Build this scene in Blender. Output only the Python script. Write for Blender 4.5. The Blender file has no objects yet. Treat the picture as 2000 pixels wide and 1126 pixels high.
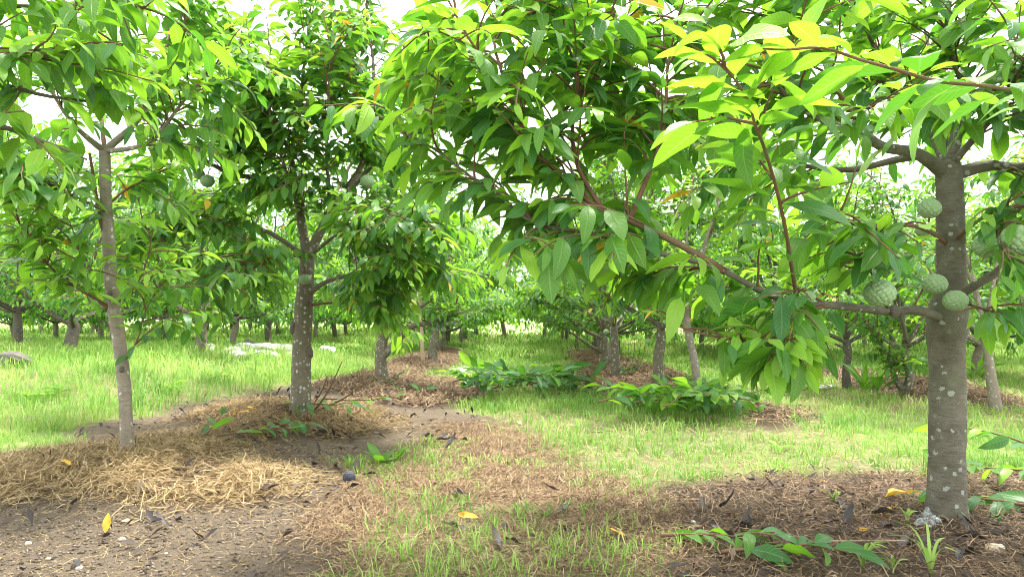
import bpy, math, random
import numpy as np
from mathutils import Vector, Matrix

random.seed(11)
rng = np.random.default_rng(11)
S = bpy.context.scene
COL = S.collection

# ------------------------------------------------------------------ camera
F = 1428.0                       # focal length in photograph pixels (2000 wide)
CAM_H = 0.72
cam_d = bpy.data.cameras.new('camera')
cam_d.sensor_width = 36.0
cam_d.lens = 36.0 * F / 2000.0
cam_d.clip_start = 0.05
cam_d.clip_end = 1500
cam = bpy.data.objects.new('camera', cam_d)
COL.objects.link(cam)
cam.location = (0, 0, CAM_H)
cam.rotation_euler = (math.radians(90) + math.atan(62 / F), 0, math.atan(12 / F))
S.camera = cam
CM = np.array(cam.rotation_euler.to_matrix())
CL = np.array((0, 0, CAM_H))

# ------------------------------------------------------------------ sky, sun, exposure
SUN_EL, SUN_AZ = 68.0, 35.0      # azimuth clockwise from +Y (ahead of the camera)
W = bpy.data.worlds.new('World')
S.world = W
W.use_nodes = True
nt = W.node_tree
nt.nodes.clear()
wo = nt.nodes.new('ShaderNodeOutputWorld')
bg = nt.nodes.new('ShaderNodeBackground')
sky = nt.nodes.new('ShaderNodeTexSky')
sky.sky_type = 'NISHITA'
sky.sun_disc = False
sky.sun_elevation = math.radians(SUN_EL)
sky.sun_rotation = math.radians(SUN_AZ)
sky.dust_density = 4.0
sky.air_density = 1.0
mx = nt.nodes.new('ShaderNodeMix')
mx.data_type = 'RGBA'
mx.inputs[0].default_value = 0.8          # thin bright overcast over the blue
mx.inputs[7].default_value = (10.5, 10.7, 10.8, 1)
nt.links.new(sky.outputs[0], mx.inputs[6])
nt.links.new(mx.outputs[2], bg.inputs[0])
bg.inputs[1].default_value = 0.14
nt.links.new(bg.outputs[0], wo.inputs[0])
sun_d = bpy.data.lights.new('sun', 'SUN')
sun_d.energy = 4.4
sun_d.angle = math.radians(10)
sun_d.color = (1.0, 0.96, 0.88)
sun = bpy.data.objects.new('sun', sun_d)
COL.objects.link(sun)
el, az = math.radians(SUN_EL), math.radians(SUN_AZ)
sd = Vector((math.sin(az) * math.cos(el), math.cos(az) * math.cos(el), math.sin(el)))
sun.rotation_euler = sd.to_track_quat('Z', 'Y').to_euler()
sun.location = sd * 60
S.view_settings.view_transform = 'Standard'
S.view_settings.look = 'None'
S.view_settings.gamma = 1.0
S.view_settings.use_curve_mapping = False
S.view_settings.exposure = 1.42
S.render.engine = 'CYCLES'
S.cycles.use_denoising = True
S.cycles.filter_width = 0.9
S.cycles.max_bounces = 10
S.cycles.diffuse_bounces = 6
S.cycles.glossy_bounces = 2
S.cycles.transmission_bounces = 8
S.cycles.transparent_max_bounces = 6
S.cycles.caustics_reflective = False
S.cycles.caustics_refractive = False


# ------------------------------------------------------------------ maths helpers
def ray(px, py):
    d = CM @ np.array(((px - 1000) / F, -(py - 563) / F, -1.0))
    return d


def P(px, py, Y):
    d = ray(px, py)
    return CL + d * (Y / d[1])


def project(p):
    q = (p - CL) @ CM
    z = -q[..., 2]
    zs = np.where(z > 0.05, z, 0.05)
    return 1000 + F * q[..., 0] / zs, 563 - F * q[..., 1] / zs, z


_T = np.random.default_rng(5).random((256, 256))


def vn(x, y, s=0):
    x = np.asarray(x, float) + 17.3 * s
    y = np.asarray(y, float) + 31.7 * s
    xi, yi = np.floor(x).astype(int), np.floor(y).astype(int)
    fx, fy = x - xi, y - yi
    fx, fy = fx * fx * (3 - 2 * fx), fy * fy * (3 - 2 * fy)
    a, b = _T[xi & 255, yi & 255], _T[(xi + 1) & 255, yi & 255]
    c, d = _T[xi & 255, (yi + 1) & 255], _T[(xi + 1) & 255, (yi + 1) & 255]
    return (a * (1 - fx) + b * fx) * (1 - fy) + (c * (1 - fx) + d * fx) * fy


def sm(a, b, x):
    t = np.clip((np.asarray(x, float) - a) / (b - a), 0, 1)
    return t * t * (3 - 2 * t)


def H(x, y):
    """terrain height"""
    x = np.asarray(x, float)
    y = np.asarray(y, float)
    h = 0.24 * sm(2.3, 5.0, -x) * sm(3.5, 7.0, y)
    lump = 0.45 + 0.9 * vn(x * 0.5, y * 0.7, 3)
    far = sm(3.6, 5.0, y)
    h = h + 0.11 * np.exp(-((x + 1.6) / 0.5) ** 2) * lump * far
    h = h + 0.12 * np.exp(-((x - 1.5) / 0.55) ** 2) * lump * sm(5.5, 7.0, y)
    h = h + 0.05 * np.exp(-((x - 1.6) / 0.9) ** 2) * (1 - sm(3.0, 4.0, y))
    h = h + 0.09 * np.exp(-((x - 3.9) / 0.45) ** 2) * lump * sm(5.0, 6.5, y)
    h = h + 0.075 * np.exp(-(((x + 1.75) / 0.55) ** 2 + ((y - 3.45) / 0.42) ** 2))
    h = h + 0.03 * (vn(x * 1.1, y * 1.1, 1) - 0.5) + 0.018 * (vn(x * 4, y * 4, 2) - 0.5)
    h = h + 0.008 * (vn(x * 13, y * 13, 4) - 0.5) * (1 - sm(7, 9, y))
    return h


def G(px, py):
    """the point of the terrain seen at a photograph pixel"""
    d = ray(px, py)
    z = 0.0
    for _ in range(25):
        t = (z - CAM_H) / d[2]
        p = CL + d * t
        z = 0.5 * z + 0.5 * float(H(p[0], p[1]))
    p[2] = float(H(p[0], p[1]))
    return p


def unit(v):
    return v / np.maximum(np.linalg.norm(v, axis=-1, keepdims=True), 1e-9)


# ------------------------------------------------------------------ mesh helpers
def mk_mesh(name, v, t, mats, uv=None, rnd=None, mi=None, smooth=True):
    v = np.ascontiguousarray(v, dtype=np.float32)
    t = np.ascontiguousarray(t, dtype=np.int32)
    me = bpy.data.meshes.new(name)
    n, m, k = len(v), len(t), t.shape[1]
    me.vertices.add(n)
    me.vertices.foreach_set('co', v.ravel())
    me.loops.add(m * k)
    me.loops.foreach_set('vertex_index', t.ravel())
    me.polygons.add(m)
    me.polygons.foreach_set('loop_start', np.arange(0, m * k, k, dtype=np.int32))
    if smooth:
        me.polygons.foreach_set('use_smooth', np.ones(m, dtype=bool))
    for q in (mats if isinstance(mats, (list, tuple)) else [mats]):
        me.materials.append(q)
    if mi is not None:
        me.polygons.foreach_set('material_index', np.ascontiguousarray(mi, dtype=np.int32))
    if uv is not None:
        l = me.uv_layers.new(name='uv')
        l.data.foreach_set('uv', np.ascontiguousarray(uv[t.ravel()], dtype=np.float32).ravel())
    if rnd is not None:
        a = me.attributes.new('rnd', 'FLOAT', 'POINT')
        a.data.foreach_set('value', np.ascontiguousarray(rnd, dtype=np.float32))
    me.update(calc_edges=True)
    me.validate()
    return me


def obj(name, me, parent=None, M=None):
    o = bpy.data.objects.new(name, me)
    COL.objects.link(o)
    if parent is not None:
        o.parent = parent
    if M is not None:
        o.matrix_basis = M
    return o


def tag(o, label=None, cat=None, group=None, kind=None):
    if label:
        o['label'] = label
    if cat:
        o['category'] = cat
    if group:
        o['group'] = group
    if kind:
        o['kind'] = kind
    return o


def empty(name, loc):
    o = bpy.data.objects.new(name, None)
    o.empty_display_size = 0.1
    COL.objects.link(o)
    o.location = loc
    return o


def smooth_poly(pts, n):
    """Catmull-Rom through pts (columns may carry the radius too), resampled to n points"""
    p = np.asarray(pts, float)
    if len(p) == 2:
        t = np.linspace(0, 1, n)[:, None]
        return p[0] * (1 - t) + p[1] * t
    q = np.vstack([2 * p[0] - p[1], p, 2 * p[-1] - p[-2]])
    seg = len(p) - 1
    u = np.linspace(0, seg - 1e-6, n)
    i = u.astype(int)
    f = (u - i)[:, None]
    a, b, c, d = q[i], q[i + 1], q[i + 2], q[i + 3]
    return 0.5 * (2 * b + (c - a) * f + (2 * a - 5 * b + 4 * c - d) * f ** 2 + (3 * b - a - 3 * c + d) * f ** 3)


def tube(pts, r, k=8, rough=0.0, seed=0, cap=True):
    """tapered tube; returns verts, quads-as-tris, uv (angle, length in m)"""
    pts = np.asarray(pts, float)
    r = np.asarray(r, float)
    n = len(pts)
    T = unit(np.gradient(pts, axis=0))
    ref = np.array((0.0, 1.0, 0.0)) if abs(T[0][2]) > 0.7 else np.array((0.0, 0.0, 1.0))
    A = np.zeros_like(T)
    a = ref - T[0] * (ref @ T[0])
    A[0] = a / np.linalg.norm(a)
    for i in range(1, n):
        a = A[i - 1] - T[i] * (A[i - 1] @ T[i])
        A[i] = a / max(np.linalg.norm(a), 1e-9)
    B = np.cross(T, A)
    th = np.linspace(0, 2 * np.pi, k, endpoint=False)
    L = np.concatenate([[0], np.cumsum(np.linalg.norm(np.diff(pts, axis=0), axis=1))])
    rr = np.repeat(r[:, None], k, 1)
    if rough > 0:
        q = vn(np.cos(th)[None, :] * 1.3 + 7 + seed, L[:, None] * 9 + np.sin(th)[None, :] * 1.3 + seed, 5) - 0.5
        q2 = vn(np.cos(th)[None, :] * 3 + 7 + seed, L[:, None] * 30 + np.sin(th)[None, :] * 3 + seed, 6) - 0.5
        rr = rr * (1 + rough * (q * 1.3 + q2 * 0.6))
    v = pts[:, None, :] + rr[..., None] * (np.cos(th)[None, :, None] * A[:, None, :] + np.sin(th)[None, :, None] * B[:, None, :])
    v = v.reshape(-1, 3)
    i = np.arange(n - 1)[:, None] * k
    j = np.arange(k)[None, :]
    j2 = (j + 1) % k
    a0, a1, b0, b1 = i + j, i + j2, i + k + j, i + k + j2
    t = np.concatenate([np.stack([a0, a1, b1], -1).reshape(-1, 3), np.stack([a0, b1, b0], -1).reshape(-1, 3)])
    uv = np.stack([np.repeat(th[None, :] / (2 * np.pi), n, 0).ravel(), np.repeat(L[:, None], k, 1).ravel()], 1)
    if cap:
        v = np.vstack([v, pts[-1] + T[-1] * r[-1] * 0.5, pts[0] - T[0] * r[0] * 0.2])
        e = (n - 1) * k
        c0, c1 = n * k, n * k + 1
        jj = np.arange(k)
        t = np.vstack([t, np.stack([e + jj, e + (jj + 1) % k, np.full(k, c0)], 1),
                       np.stack([(jj + 1) % k, jj, np.full(k, c1)], 1)])
        uv = np.vstack([uv, [0.5, L[-1]], [0.5, 0]])
    return v, t, uv


class Bag:
    """collects vertices and triangles of one mesh"""
    def __init__(self):
        self.v, self.t, self.uv, self.r, self.n = [], [], [], [], 0

    def add(self, v, t, uv=None, rnd=0.5):
        self.v.append(v)
        self.t.append(t + self.n)
        self.uv.append(uv if uv is not None else np.zeros((len(v), 2)))
        self.r.append(np.full(len(v), rnd) if np.isscalar(rnd) else rnd)
        self.n += len(v)

    def mesh(self, name, mats, smooth=True):
        return mk_mesh(name, np.vstack(self.v), np.vstack(self.t), mats, np.vstack(self.uv),
                       np.concatenate(self.r), smooth=smooth)


# ------------------------------------------------------------------ materials
class N:
    def __init__(self, name):
        self.m = bpy.data.materials.new(name)
        self.m.use_nodes = True
        self.t = self.m.node_tree
        self.t.nodes.clear()
        self.out = self.t.nodes.new('ShaderNodeOutputMaterial')

    def new(self, kind, **kw):
        n = self.t.nodes.new('ShaderNode' + kind)
        for k, v in kw.items():
            setattr(n, k, v)
        return n

    def put(self, sock, val):
        if hasattr(val, 'is_output') or isinstance(val, bpy.types.NodeSocket):
            self.t.links.new(val, sock)
        else:
            if isinstance(val, (tuple, list)) and len(val) == 3 and sock.type == 'RGBA':
                val = (*val, 1)
            sock.default_value = val

    def math(self, op, a, b=0.0, c=0.0, clamp=False):
        n = self.new('Math', operation=op, use_clamp=clamp)
        self.put(n.inputs[0], a)
        self.put(n.inputs[1], b)
        self.put(n.inputs[2], c)
        return n.outputs[0]

    def mix(self, f, a, b, blend='MIX'):
        n = self.new('Mix', data_type='RGBA', blend_type=blend)
        self.put(n.inputs[0], f)
        self.put(n.inputs[6], a)
        self.put(n.inputs[7], b)
        return n.outputs[2]

    def rng(self, v, a, b, c=0.0, d=1.0, smooth=False):
        n = self.new('MapRange', interpolation_type='SMOOTHSTEP' if smooth else 'LINEAR')
        for i, q in enumerate((v, a, b, c, d)):
            self.put(n.inputs[i], q)
        return n.outputs[0]

    def noise(self, vec, scale, detail=3.0, rough=0.6):
        n = self.new('TexNoise')
        if vec is not None:
            self.put(n.inputs['Vector'], vec)
        n.inputs['Scale'].default_value = scale
        n.inputs['Detail'].default_value = detail
        n.inputs['Roughness'].default_value = rough
        return n.outputs['Fac']

    def vor(self, vec, scale, rnd=1.0):
        n = self.new('TexVoronoi')
        self.put(n.inputs['Vector'], vec)
        n.inputs['Scale'].default_value = scale
        n.inputs['Randomness'].default_value = rnd
        return n

    def attr(self, name):
        return self.new('Attribute', attribute_name=name)

    def bump(self, h, strength=0.4, dist=0.01):
        n = self.new('Bump')
        n.inputs['Strength'].default_value = strength
        n.inputs['Distance'].default_value = dist
        self.put(n.inputs['Height'], h)
        return n.outputs[0]

    def bsdf(self, col, rough=0.7, normal=None, spec=0.3):
        n = self.new('BsdfPrincipled')
        self.put(n.inputs['Base Color'], col)
        self.put(n.inputs['Roughness'], rough)
        n.inputs['Specular IOR Level'].default_value = spec
        if normal is not None:
            self.put(n.inputs['Normal'], normal)
        return n.outputs[0]

    def done(self, sh):
        self.t.links.new(sh, self.out.inputs[0])
        return self.m


def leaf_mat(name, c1, c2, tr, vein, tfac=0.4, rough=0.42, spec=0.4, spots=None):
    k = N(name)
    r = k.math('FRACT', k.math('ADD', k.attr('rnd').outputs['Fac'], k.new('ObjectInfo').outputs['Random']))
    uv = k.new('UVMap', uv_map='uv')
    sx = k.new('SeparateXYZ')
    k.put(sx.inputs[0], uv.outputs[0])
    a = k.math('MULTIPLY', k.math('ABSOLUTE', k.math('SUBTRACT', sx.outputs[0], 0.5)), 2.0)
    mid = k.rng(a, 0.02, 0.14, 1.0, 0.0, True)
    t = k.math('MULTIPLY', k.math('SUBTRACT', k.math('MULTIPLY', sx.outputs[1], 10.0), k.math('MULTIPLY', a, 1.9)), 6.2832)
    sec = k.rng(k.math('SINE', t), 0.55, 1.0, 0.0, 1.0, True)
    ve = k.math('MAXIMUM', mid, k.math('MULTIPLY', sec, 0.6))
    base = k.mix(r, c1, c2)
    if spots:
        co = k.new('TexCoord').outputs['Object']
        sp = k.rng(k.noise(co, 9.0, 3.0), 0.56, 0.66, 0.0, 1.0, True)
        base = k.mix(sp, base, spots)
    base = k.mix(k.math('MULTIPLY', ve, 0.6), base, vein)
    nor = k.bump(ve, 0.5, 0.006)
    p = k.bsdf(base, rough, nor, spec)
    tl = k.new('BsdfTranslucent')
    k.put(tl.inputs[0], k.mix(k.math('MULTIPLY', ve, 0.35), k.mix(r, tr, tuple(q * 0.75 for q in tr)), vein))
    mx = k.new('MixShader')
    mx.inputs[0].default_value = tfac
    k.t.links.new(p, mx.inputs[1])
    k.t.links.new(tl.outputs[0], mx.inputs[2])
    return k.done(mx.outputs[0])


M_OLD = leaf_mat('leaf_old', (0.038, 0.130, 0.030), (0.060, 0.180, 0.038), (0.12, 0.36, 0.015), (0.16, 0.31, 0.11), 0.40, 0.38)
M_MID = leaf_mat('leaf_mature', (0.060, 0.180, 0.026), (0.100, 0.235, 0.032), (0.24, 0.54, 0.02), (0.26, 0.42, 0.11), 0.48, 0.42)
M_YOUNG = leaf_mat('leaf_young', (0.15, 0.35, 0.030), (0.24, 0.44, 0.045), (0.33, 0.64, 0.03), (0.38, 0.50, 0.12), 0.48, 0.42)
M_YEL = leaf_mat('leaf_yellow', (0.62, 0.36, 0.03), (0.70, 0.46, 0.05), (0.7, 0.4, 0.03), (0.7, 0.5, 0.1), 0.3, 0.5, 0.3, (0.28, 0.12, 0.03))
M_DEAD = leaf_mat('leaf_dead', (0.030, 0.027, 0.030), (0.085, 0.062, 0.052), (0.04, 0.03, 0.02), (0.12, 0.10, 0.09), 0.1, 0.5, 0.4)
M_TAN = leaf_mat('leaf_tan', (0.42, 0.33, 0.20), (0.55, 0.45, 0.28), (0.4, 0.3, 0.15), (0.5, 0.4, 0.25), 0.2, 0.7, 0.2)
LEAF_MATS = [M_OLD, M_MID, M_YOUNG, M_YEL]


def bark_mat(name, c1, c2, lichen, lich_amt=0.5, ring=1.0):
    k = N(name)
    co = k.new('TexCoord').outputs['Object']
    mp = k.new('Mapping')
    mp.inputs['Scale'].default_value = (1, 1, 4.5)
    k.put(mp.inputs[0], co)
    n1 = k.noise(co, 14, 5, 0.65)
    n2 = k.noise(mp.outputs[0], 26, 4, 0.7)
    n3 = k.noise(co, 160, 3, 0.6)
    c = k.mix(k.rng(n1, 0.3, 0.7), c1, c2)
    c = k.mix(k.math('MULTIPLY', k.rng(n2, 0.5, 0.72, 0, 1, True), 0.55 * ring), c, tuple(q * 0.45 for q in c1))
    c = k.mix(k.math('MULTIPLY', k.rng(n3, 0.35, 0.7), 0.35), c, tuple(q * 0.6 for q in c2))
    # mossy film in large patches
    ms = k.rng(k.noise(co, 5, 3), 0.5, 0.68, 0, 0.45, True)
    c = k.mix(ms, c, (0.10, 0.12, 0.055))
    vo = k.vor(co, 42)
    wob = k.math('ADD', vo.outputs['Distance'], k.math('MULTIPLY', k.math('SUBTRACT', k.noise(co, 90, 3), 0.5), 0.8))
    sepc = k.new('SeparateXYZ')
    k.put(sepc.inputs[0], vo.outputs['Color'])
    pick = k.rng(sepc.outputs[0], 1.0 - 0.5 * lich_amt, 1.0 - 0.5 * lich_amt + 0.01)
    size = k.rng(sepc.outputs[1], 0, 1, 0.2, 0.42)
    spot = k.math('MULTIPLY', pick, k.math('LESS_THAN', wob, size))
    ln = k.rng(k.noise(co, 17, 6, 0.8), 0.57, 0.66, 0, 0.75 * min(1, lich_amt * 1.5), True)
    spot = k.math('MAXIMUM', spot, ln)
    c = k.mix(k.math('MULTIPLY', spot, 0.8), c, lichen)
    hh = k.math('ADD', k.math('MULTIPLY', n2, 0.8), k.math('ADD', k.math('MULTIPLY', n3, 0.35), k.math('MULTIPLY', n1, 0.6)))
    return k.done(k.bsdf(c, 0.85, k.bump(hh, 0.75, 0.012), 0.2))


B_HERO = bark_mat('bark_grey_green', (0.085, 0.075, 0.050), (0.19, 0.175, 0.135), (0.34, 0.37, 0.31), 0.36, 0.9)
B_PALE = bark_mat('bark_pale', (0.20, 0.165, 0.125), (0.30, 0.26, 0.205), (0.50, 0.50, 0.44), 0.45, 1.0)
B_MID = bark_mat('bark_lichen', (0.125, 0.112, 0.075), (0.20, 0.175, 0.125), (0.48, 0.50, 0.44), 0.7, 0.8)
B_LIMB = bark_mat('bark_limb', (0.085, 0.072, 0.058), (0.15, 0.13, 0.105), (0.3, 0.3, 0.26), 0.35, 1.0)
B_TWIG = bark_mat('bark_twig', (0.13, 0.070, 0.042), (0.20, 0.115, 0.070), (0.3, 0.24, 0.18), 0.1, 0.6)


def plain(name, c1, c2, scale, rough=0.8, bs=0.4, spec=0.3):
    k = N(name)
    co = k.new('TexCoord').outputs['Object']
    n = k.noise(co, scale, 5, 0.65)
    return k.done(k.bsdf(k.mix(k.rng(n, 0.3, 0.7), c1, c2), rough, k.bump(n, bs, 0.01), spec))


def strand_mat(name, cols, tfac=0.25, rough=0.6):
    k = N(name)
    a = k.attr('rnd').outputs['Fac']
    cr = k.new('ValToRGB')
    e = cr.color_ramp.elements
    e[0].position, e[0].color = 0.0, (*cols[0], 1)
    e[1].position, e[1].color = 1.0, (*cols[-1], 1)
    for i, c in enumerate(cols[1:-1]):
        q = e.new((i + 1) / (len(cols) - 1))
        q.color = (*c, 1)
    k.put(cr.inputs[0], a)
    p = k.bsdf(cr.outputs[0], rough, None, 0.25)
    tl = k.new('BsdfTranslucent')
    k.put(tl.inputs[0], cr.outputs[0])
    mx = k.new('MixShader')
    mx.inputs[0].default_value = tfac
    k.t.links.new(p, mx.inputs[1])
    k.t.links.new(tl.outputs[0], mx.inputs[2])
    return k.done(mx.outputs[0])


M_GRASS = strand_mat('grass_blade', [(0.11, 0.25, 0.035), (0.18, 0.34, 0.055), (0.27, 0.43, 0.085), (0.36, 0.49, 0.13), (0.50, 0.47, 0.22)], 0.4)
M_STRAW = strand_mat('straw_golden', [(0.05, 0.032, 0.018), (0.20, 0.13, 0.06), (0.36, 0.26, 0.125), (0.52, 0.41, 0.235)], 0.15, 0.7)
M_HAY = strand_mat('straw_brown', [(0.03, 0.018, 0.012), (0.095, 0.058, 0.034), (0.22, 0.14, 0.082), (0.40, 0.295, 0.17)], 0.1, 0.75)
M_CLOD = strand_mat('soil_clod', [(0.035, 0.026, 0.018), (0.10, 0.078, 0.055), (0.17, 0.134, 0.097), (0.30, 0.245, 0.18)], 0.0, 0.95)
M_LITTER = strand_mat('litter_dark', [(0.025, 0.022, 0.024), (0.06, 0.045, 0.038), (0.12, 0.085, 0.06), (0.17, 0.13, 0.09)], 0.05, 0.7)
M_STONE = plain('stone_pale', (0.42, 0.40, 0.36), (0.70, 0.68, 0.63), 22, 0.9, 0.6)
M_ROCK = plain('rock_dark', (0.05, 0.05, 0.042), (0.17, 0.155, 0.13), 14, 0.9, 0.7)
M_PEB = plain('pebble_tan', (0.42, 0.35, 0.24), (0.62, 0.54, 0.42), 40, 0.85, 0.3)
M_STAKE = plain('stake_wood', (0.30, 0.22, 0.15), (0.42, 0.32, 0.23), 18, 0.85, 0.4)


def ground_mat():
    k = N('orchard_ground')
    co = k.new('TexCoord').outputs['Object']
    at = k.attr('cover')
    sp = k.new('SeparateColor')
    k.put(sp.inputs[0], at.outputs['Color'])
    big = k.noise(co, 1.6, 4)
    med = k.noise(co, 11, 5, 0.7)
    fine = k.noise(co, 70, 5, 0.75)
    grit = k.noise(co, 260, 3, 0.7)
    soil = k.mix(k.rng(med, 0.3, 0.7), (0.080, 0.060, 0.042), (0.165, 0.128, 0.092))
    soil = k.mix(k.math('MULTIPLY', k.rng(fine, 0.35, 0.7), 0.6), soil, (0.235, 0.188, 0.138))
    soil = k.mix(k.math('MULTIPLY', k.rng(grit, 0.3, 0.55, 1, 0), 0.55), soil, (0.035, 0.026, 0.018))
    dark_soil = k.mix(k.rng(fine, 0.3, 0.7), (0.050, 0.040, 0.032), (0.115, 0.09, 0.068))  # darker soil tone, blended in by the first cover channel
    soil = k.mix(sp.outputs[0], soil, dark_soil)
    straw = k.mix(k.rng(fine, 0.3, 0.7), (0.035, 0.023, 0.014), (0.13, 0.085, 0.048))
    grass = k.mix(k.rng(med, 0.3, 0.7), (0.14, 0.20, 0.05), (0.32, 0.32, 0.13))
    c = k.mix(k.math('MULTIPLY', sp.outputs[1], k.rng(med, 0.2, 0.6)), soil, straw)
    c = k.mix(k.math('MULTIPLY', sp.outputs[2], k.rng(big, 0.1, 0.5)), c, grass)
    h = k.math('ADD', k.math('MULTIPLY', fine, 0.7), k.math('ADD', k.math('MULTIPLY', grit, 0.4), med))
    return k.done(k.bsdf(c, 0.95, k.bump(h, 0.9, 0.02), 0.15))


M_GROUND = ground_mat()

# ------------------------------------------------------------------ cover maps (in world metres)
GX0, GX1, GY0, GY1, GS = -11.0, 11.0, 0.6, 22.0, 0.05
gx = np.arange(GX0, GX1, GS)
gy = np.arange(GY0, GY1, GS)
XX, YY = np.meshgrid(gx, gy, indexing='ij')


def poly_mask(pix, blur=3):
    q = np.array([G(*p)[:2] for p in pix])
    x = XX + 0.25 * (vn(XX * 2.2, YY * 2.2, 7) - 0.5) + 0.12 * (vn(XX * 7, YY * 7, 8) - 0.5)
    y = YY + 0.35 * (vn(XX * 2.2, YY * 2.2, 9) - 0.5) + 0.12 * (vn(XX * 7, YY * 7, 10) - 0.5)
    ins = np.zeros(XX.shape, bool)
    n = len(q)
    for i in range(n):
        x0, y0 = q[i]
        x1, y1 = q[(i + 1) % n]
        if abs(y1 - y0) < 1e-9:
            continue
        ins ^= ((y0 > y) != (y1 > y)) & (x < (x1 - x0) * (y - y0) / (y1 - y0) + x0)
    m = ins.astype(float)
    for _ in range(blur):
        m[1:-1] = (m[:-2] + m[1:-1] + m[2:]) / 3
        m[:, 1:-1] = (m[:, :-2] + m[:, 1:-1] + m[:, 2:]) / 3
    return m


def at_map(m, x, y):
    i = np.clip(((np.asarray(x) - GX0) / GS).astype(int), 0, m.shape[0] - 1)
    j = np.clip(((np.asarray(y) - GY0) / GS).astype(int), 0, m.shape[1] - 1)
    return m[i, j]


bare = poly_mask([(-250, 905), (60, 885), (140, 835), (330, 795), (480, 775), (600, 745), (730, 728), (900, 745), (950, 770), (900, 800),
                  (960, 840), (800, 870), (700, 900), (730, 980), (640, 1060), (640, 1300), (-400, 1300)])
bare2 = poly_mask([(1275, 945), (1450, 925), (1700, 935), (2200, 930), (2500, 1300), (1330, 1300), (1290, 1050)])
bedL = np.clip(1 - np.abs(XX + 1.55 + 0.3 * (vn(XX, YY * 0.6, 12) - .5)) / 0.62, 0, 1) * sm(8.5, 9.5, YY) * (1 - sm(15.5, 17, YY))
bedR = np.clip(1 - np.abs(XX - 1.25 + 0.3 * (vn(XX, YY * 0.6, 13) - .5)) / 0.62, 0, 1) * sm(6.0, 7.0, YY) * (1 - sm(15, 17, YY))
bedR2 = np.clip(1 - np.abs(XX - 3.9 + 0.3 * (vn(XX, YY * 0.6, 14) - .5)) / 0.5, 0, 1) * sm(5.5, 6.5, YY) * (1 - sm(9.5, 11, YY))
beds = np.clip(np.maximum(np.maximum(bedL, bedR), bedR2 * 0.9) * 2.6, 0, 1)
heap_r = poly_mask([(1420, 800), (1490, 790), (1570, 815), (1560, 845), (1480, 850)], 2)
mixed = poly_mask([(640, 1300), (600, 1000), (720, 900), (820, 862), (930, 815), (1000, 840), (1090, 925), (1240, 960),
                   (1270, 945), (1290, 1050), (1340, 1300)])
strawL = poly_mask([(-200, 930), (40, 905), (180, 875), (270, 845), (400, 850), (520, 895), (570, 935), (480, 965), (330, 970), (180, 975), (-200, 985)], 9)
strawC = poly_mask([(360, 815), (430, 790), (560, 795), (700, 790), (760, 815), (720, 840), (560, 852), (400, 858)])
hayC = poly_mask([(610, 750), (740, 728), (910, 745), (960, 775), (880, 795), (700, 785)])
dark_soil = np.clip(poly_mask([(1250, 930), (1900, 925), (2300, 960), (2300, 1100), (1500, 1040), (1280, 1010)], 4) * 0.9
               + hayC * 0.6 + strawC * 0.4, 0, 1)  # where the soil is coloured darker: thick trunk's litter, straw and hay mounds
soilm = np.clip(np.maximum(np.maximum(bare, bare2), np.maximum(beds, heap_r)), 0, 1)
STRAW = np.clip(strawL + strawC * 0.8 + hayC * 0.8 + beds * 0.9 + heap_r + mixed * 0.75 + bare2 * 0.35, 0, 1)
patch = sm(0.35, 0.6, vn(XX * 1.7, YY * 1.7, 21) * 0.6 + vn(XX * 5, YY * 5, 22) * 0.4)
GRASS = np.clip(1 - soilm * 1.15, 0, 1)
near_mix = np.clip(mixed, 0, 1)
GRASS = GRASS * (1 - near_mix * (1 - (0.28 + 0.52 * patch)))
dry = 1 - 0.38 * sm(0.5, 0.7, vn(XX * 0.8, YY * 0.8, 23))
GRASS = GRASS * dry

# ------------------------------------------------------------------ ground sheet
ys = [-6, -4, -2.5, -1.2, -0.4, 0.2, 0.6]
y = 0.6
while y < 45:
    y += max(0.011, 0.0105 * y)
    ys.append(y)
ys += [50, 60, 80, 120, 200, 400, 900]
ys = np.array(ys)
ss = np.linspace(-1, 1, 361)
hw = 1.6 + 0.92 * np.maximum(ys, 0) + np.maximum(-ys, 0)
X = ss[None, :] * hw[:, None]
Y = np.repeat(ys[:, None], len(ss), 1)
Z = H(X, Y)
nr, nc = X.shape
v = np.stack([X, Y, Z], -1).reshape(-1, 3)
ii = (np.arange(nr - 1)[:, None] * nc + np.arange(nc - 1)[None, :]).ravel()
q = np.stack([ii, ii + 1, ii + nc + 1, ii + nc], 1)
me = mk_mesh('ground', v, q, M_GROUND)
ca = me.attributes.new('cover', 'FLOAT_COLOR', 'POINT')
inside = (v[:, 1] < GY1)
cc = np.stack([at_map(dark_soil, v[:, 0], v[:, 1]), at_map(STRAW, v[:, 0], v[:, 1]),
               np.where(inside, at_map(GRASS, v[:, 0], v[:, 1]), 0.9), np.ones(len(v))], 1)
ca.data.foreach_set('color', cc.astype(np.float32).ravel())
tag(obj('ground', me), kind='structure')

# ------------------------------------------------------------------ leaf shapes
NVAR = 8


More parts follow.
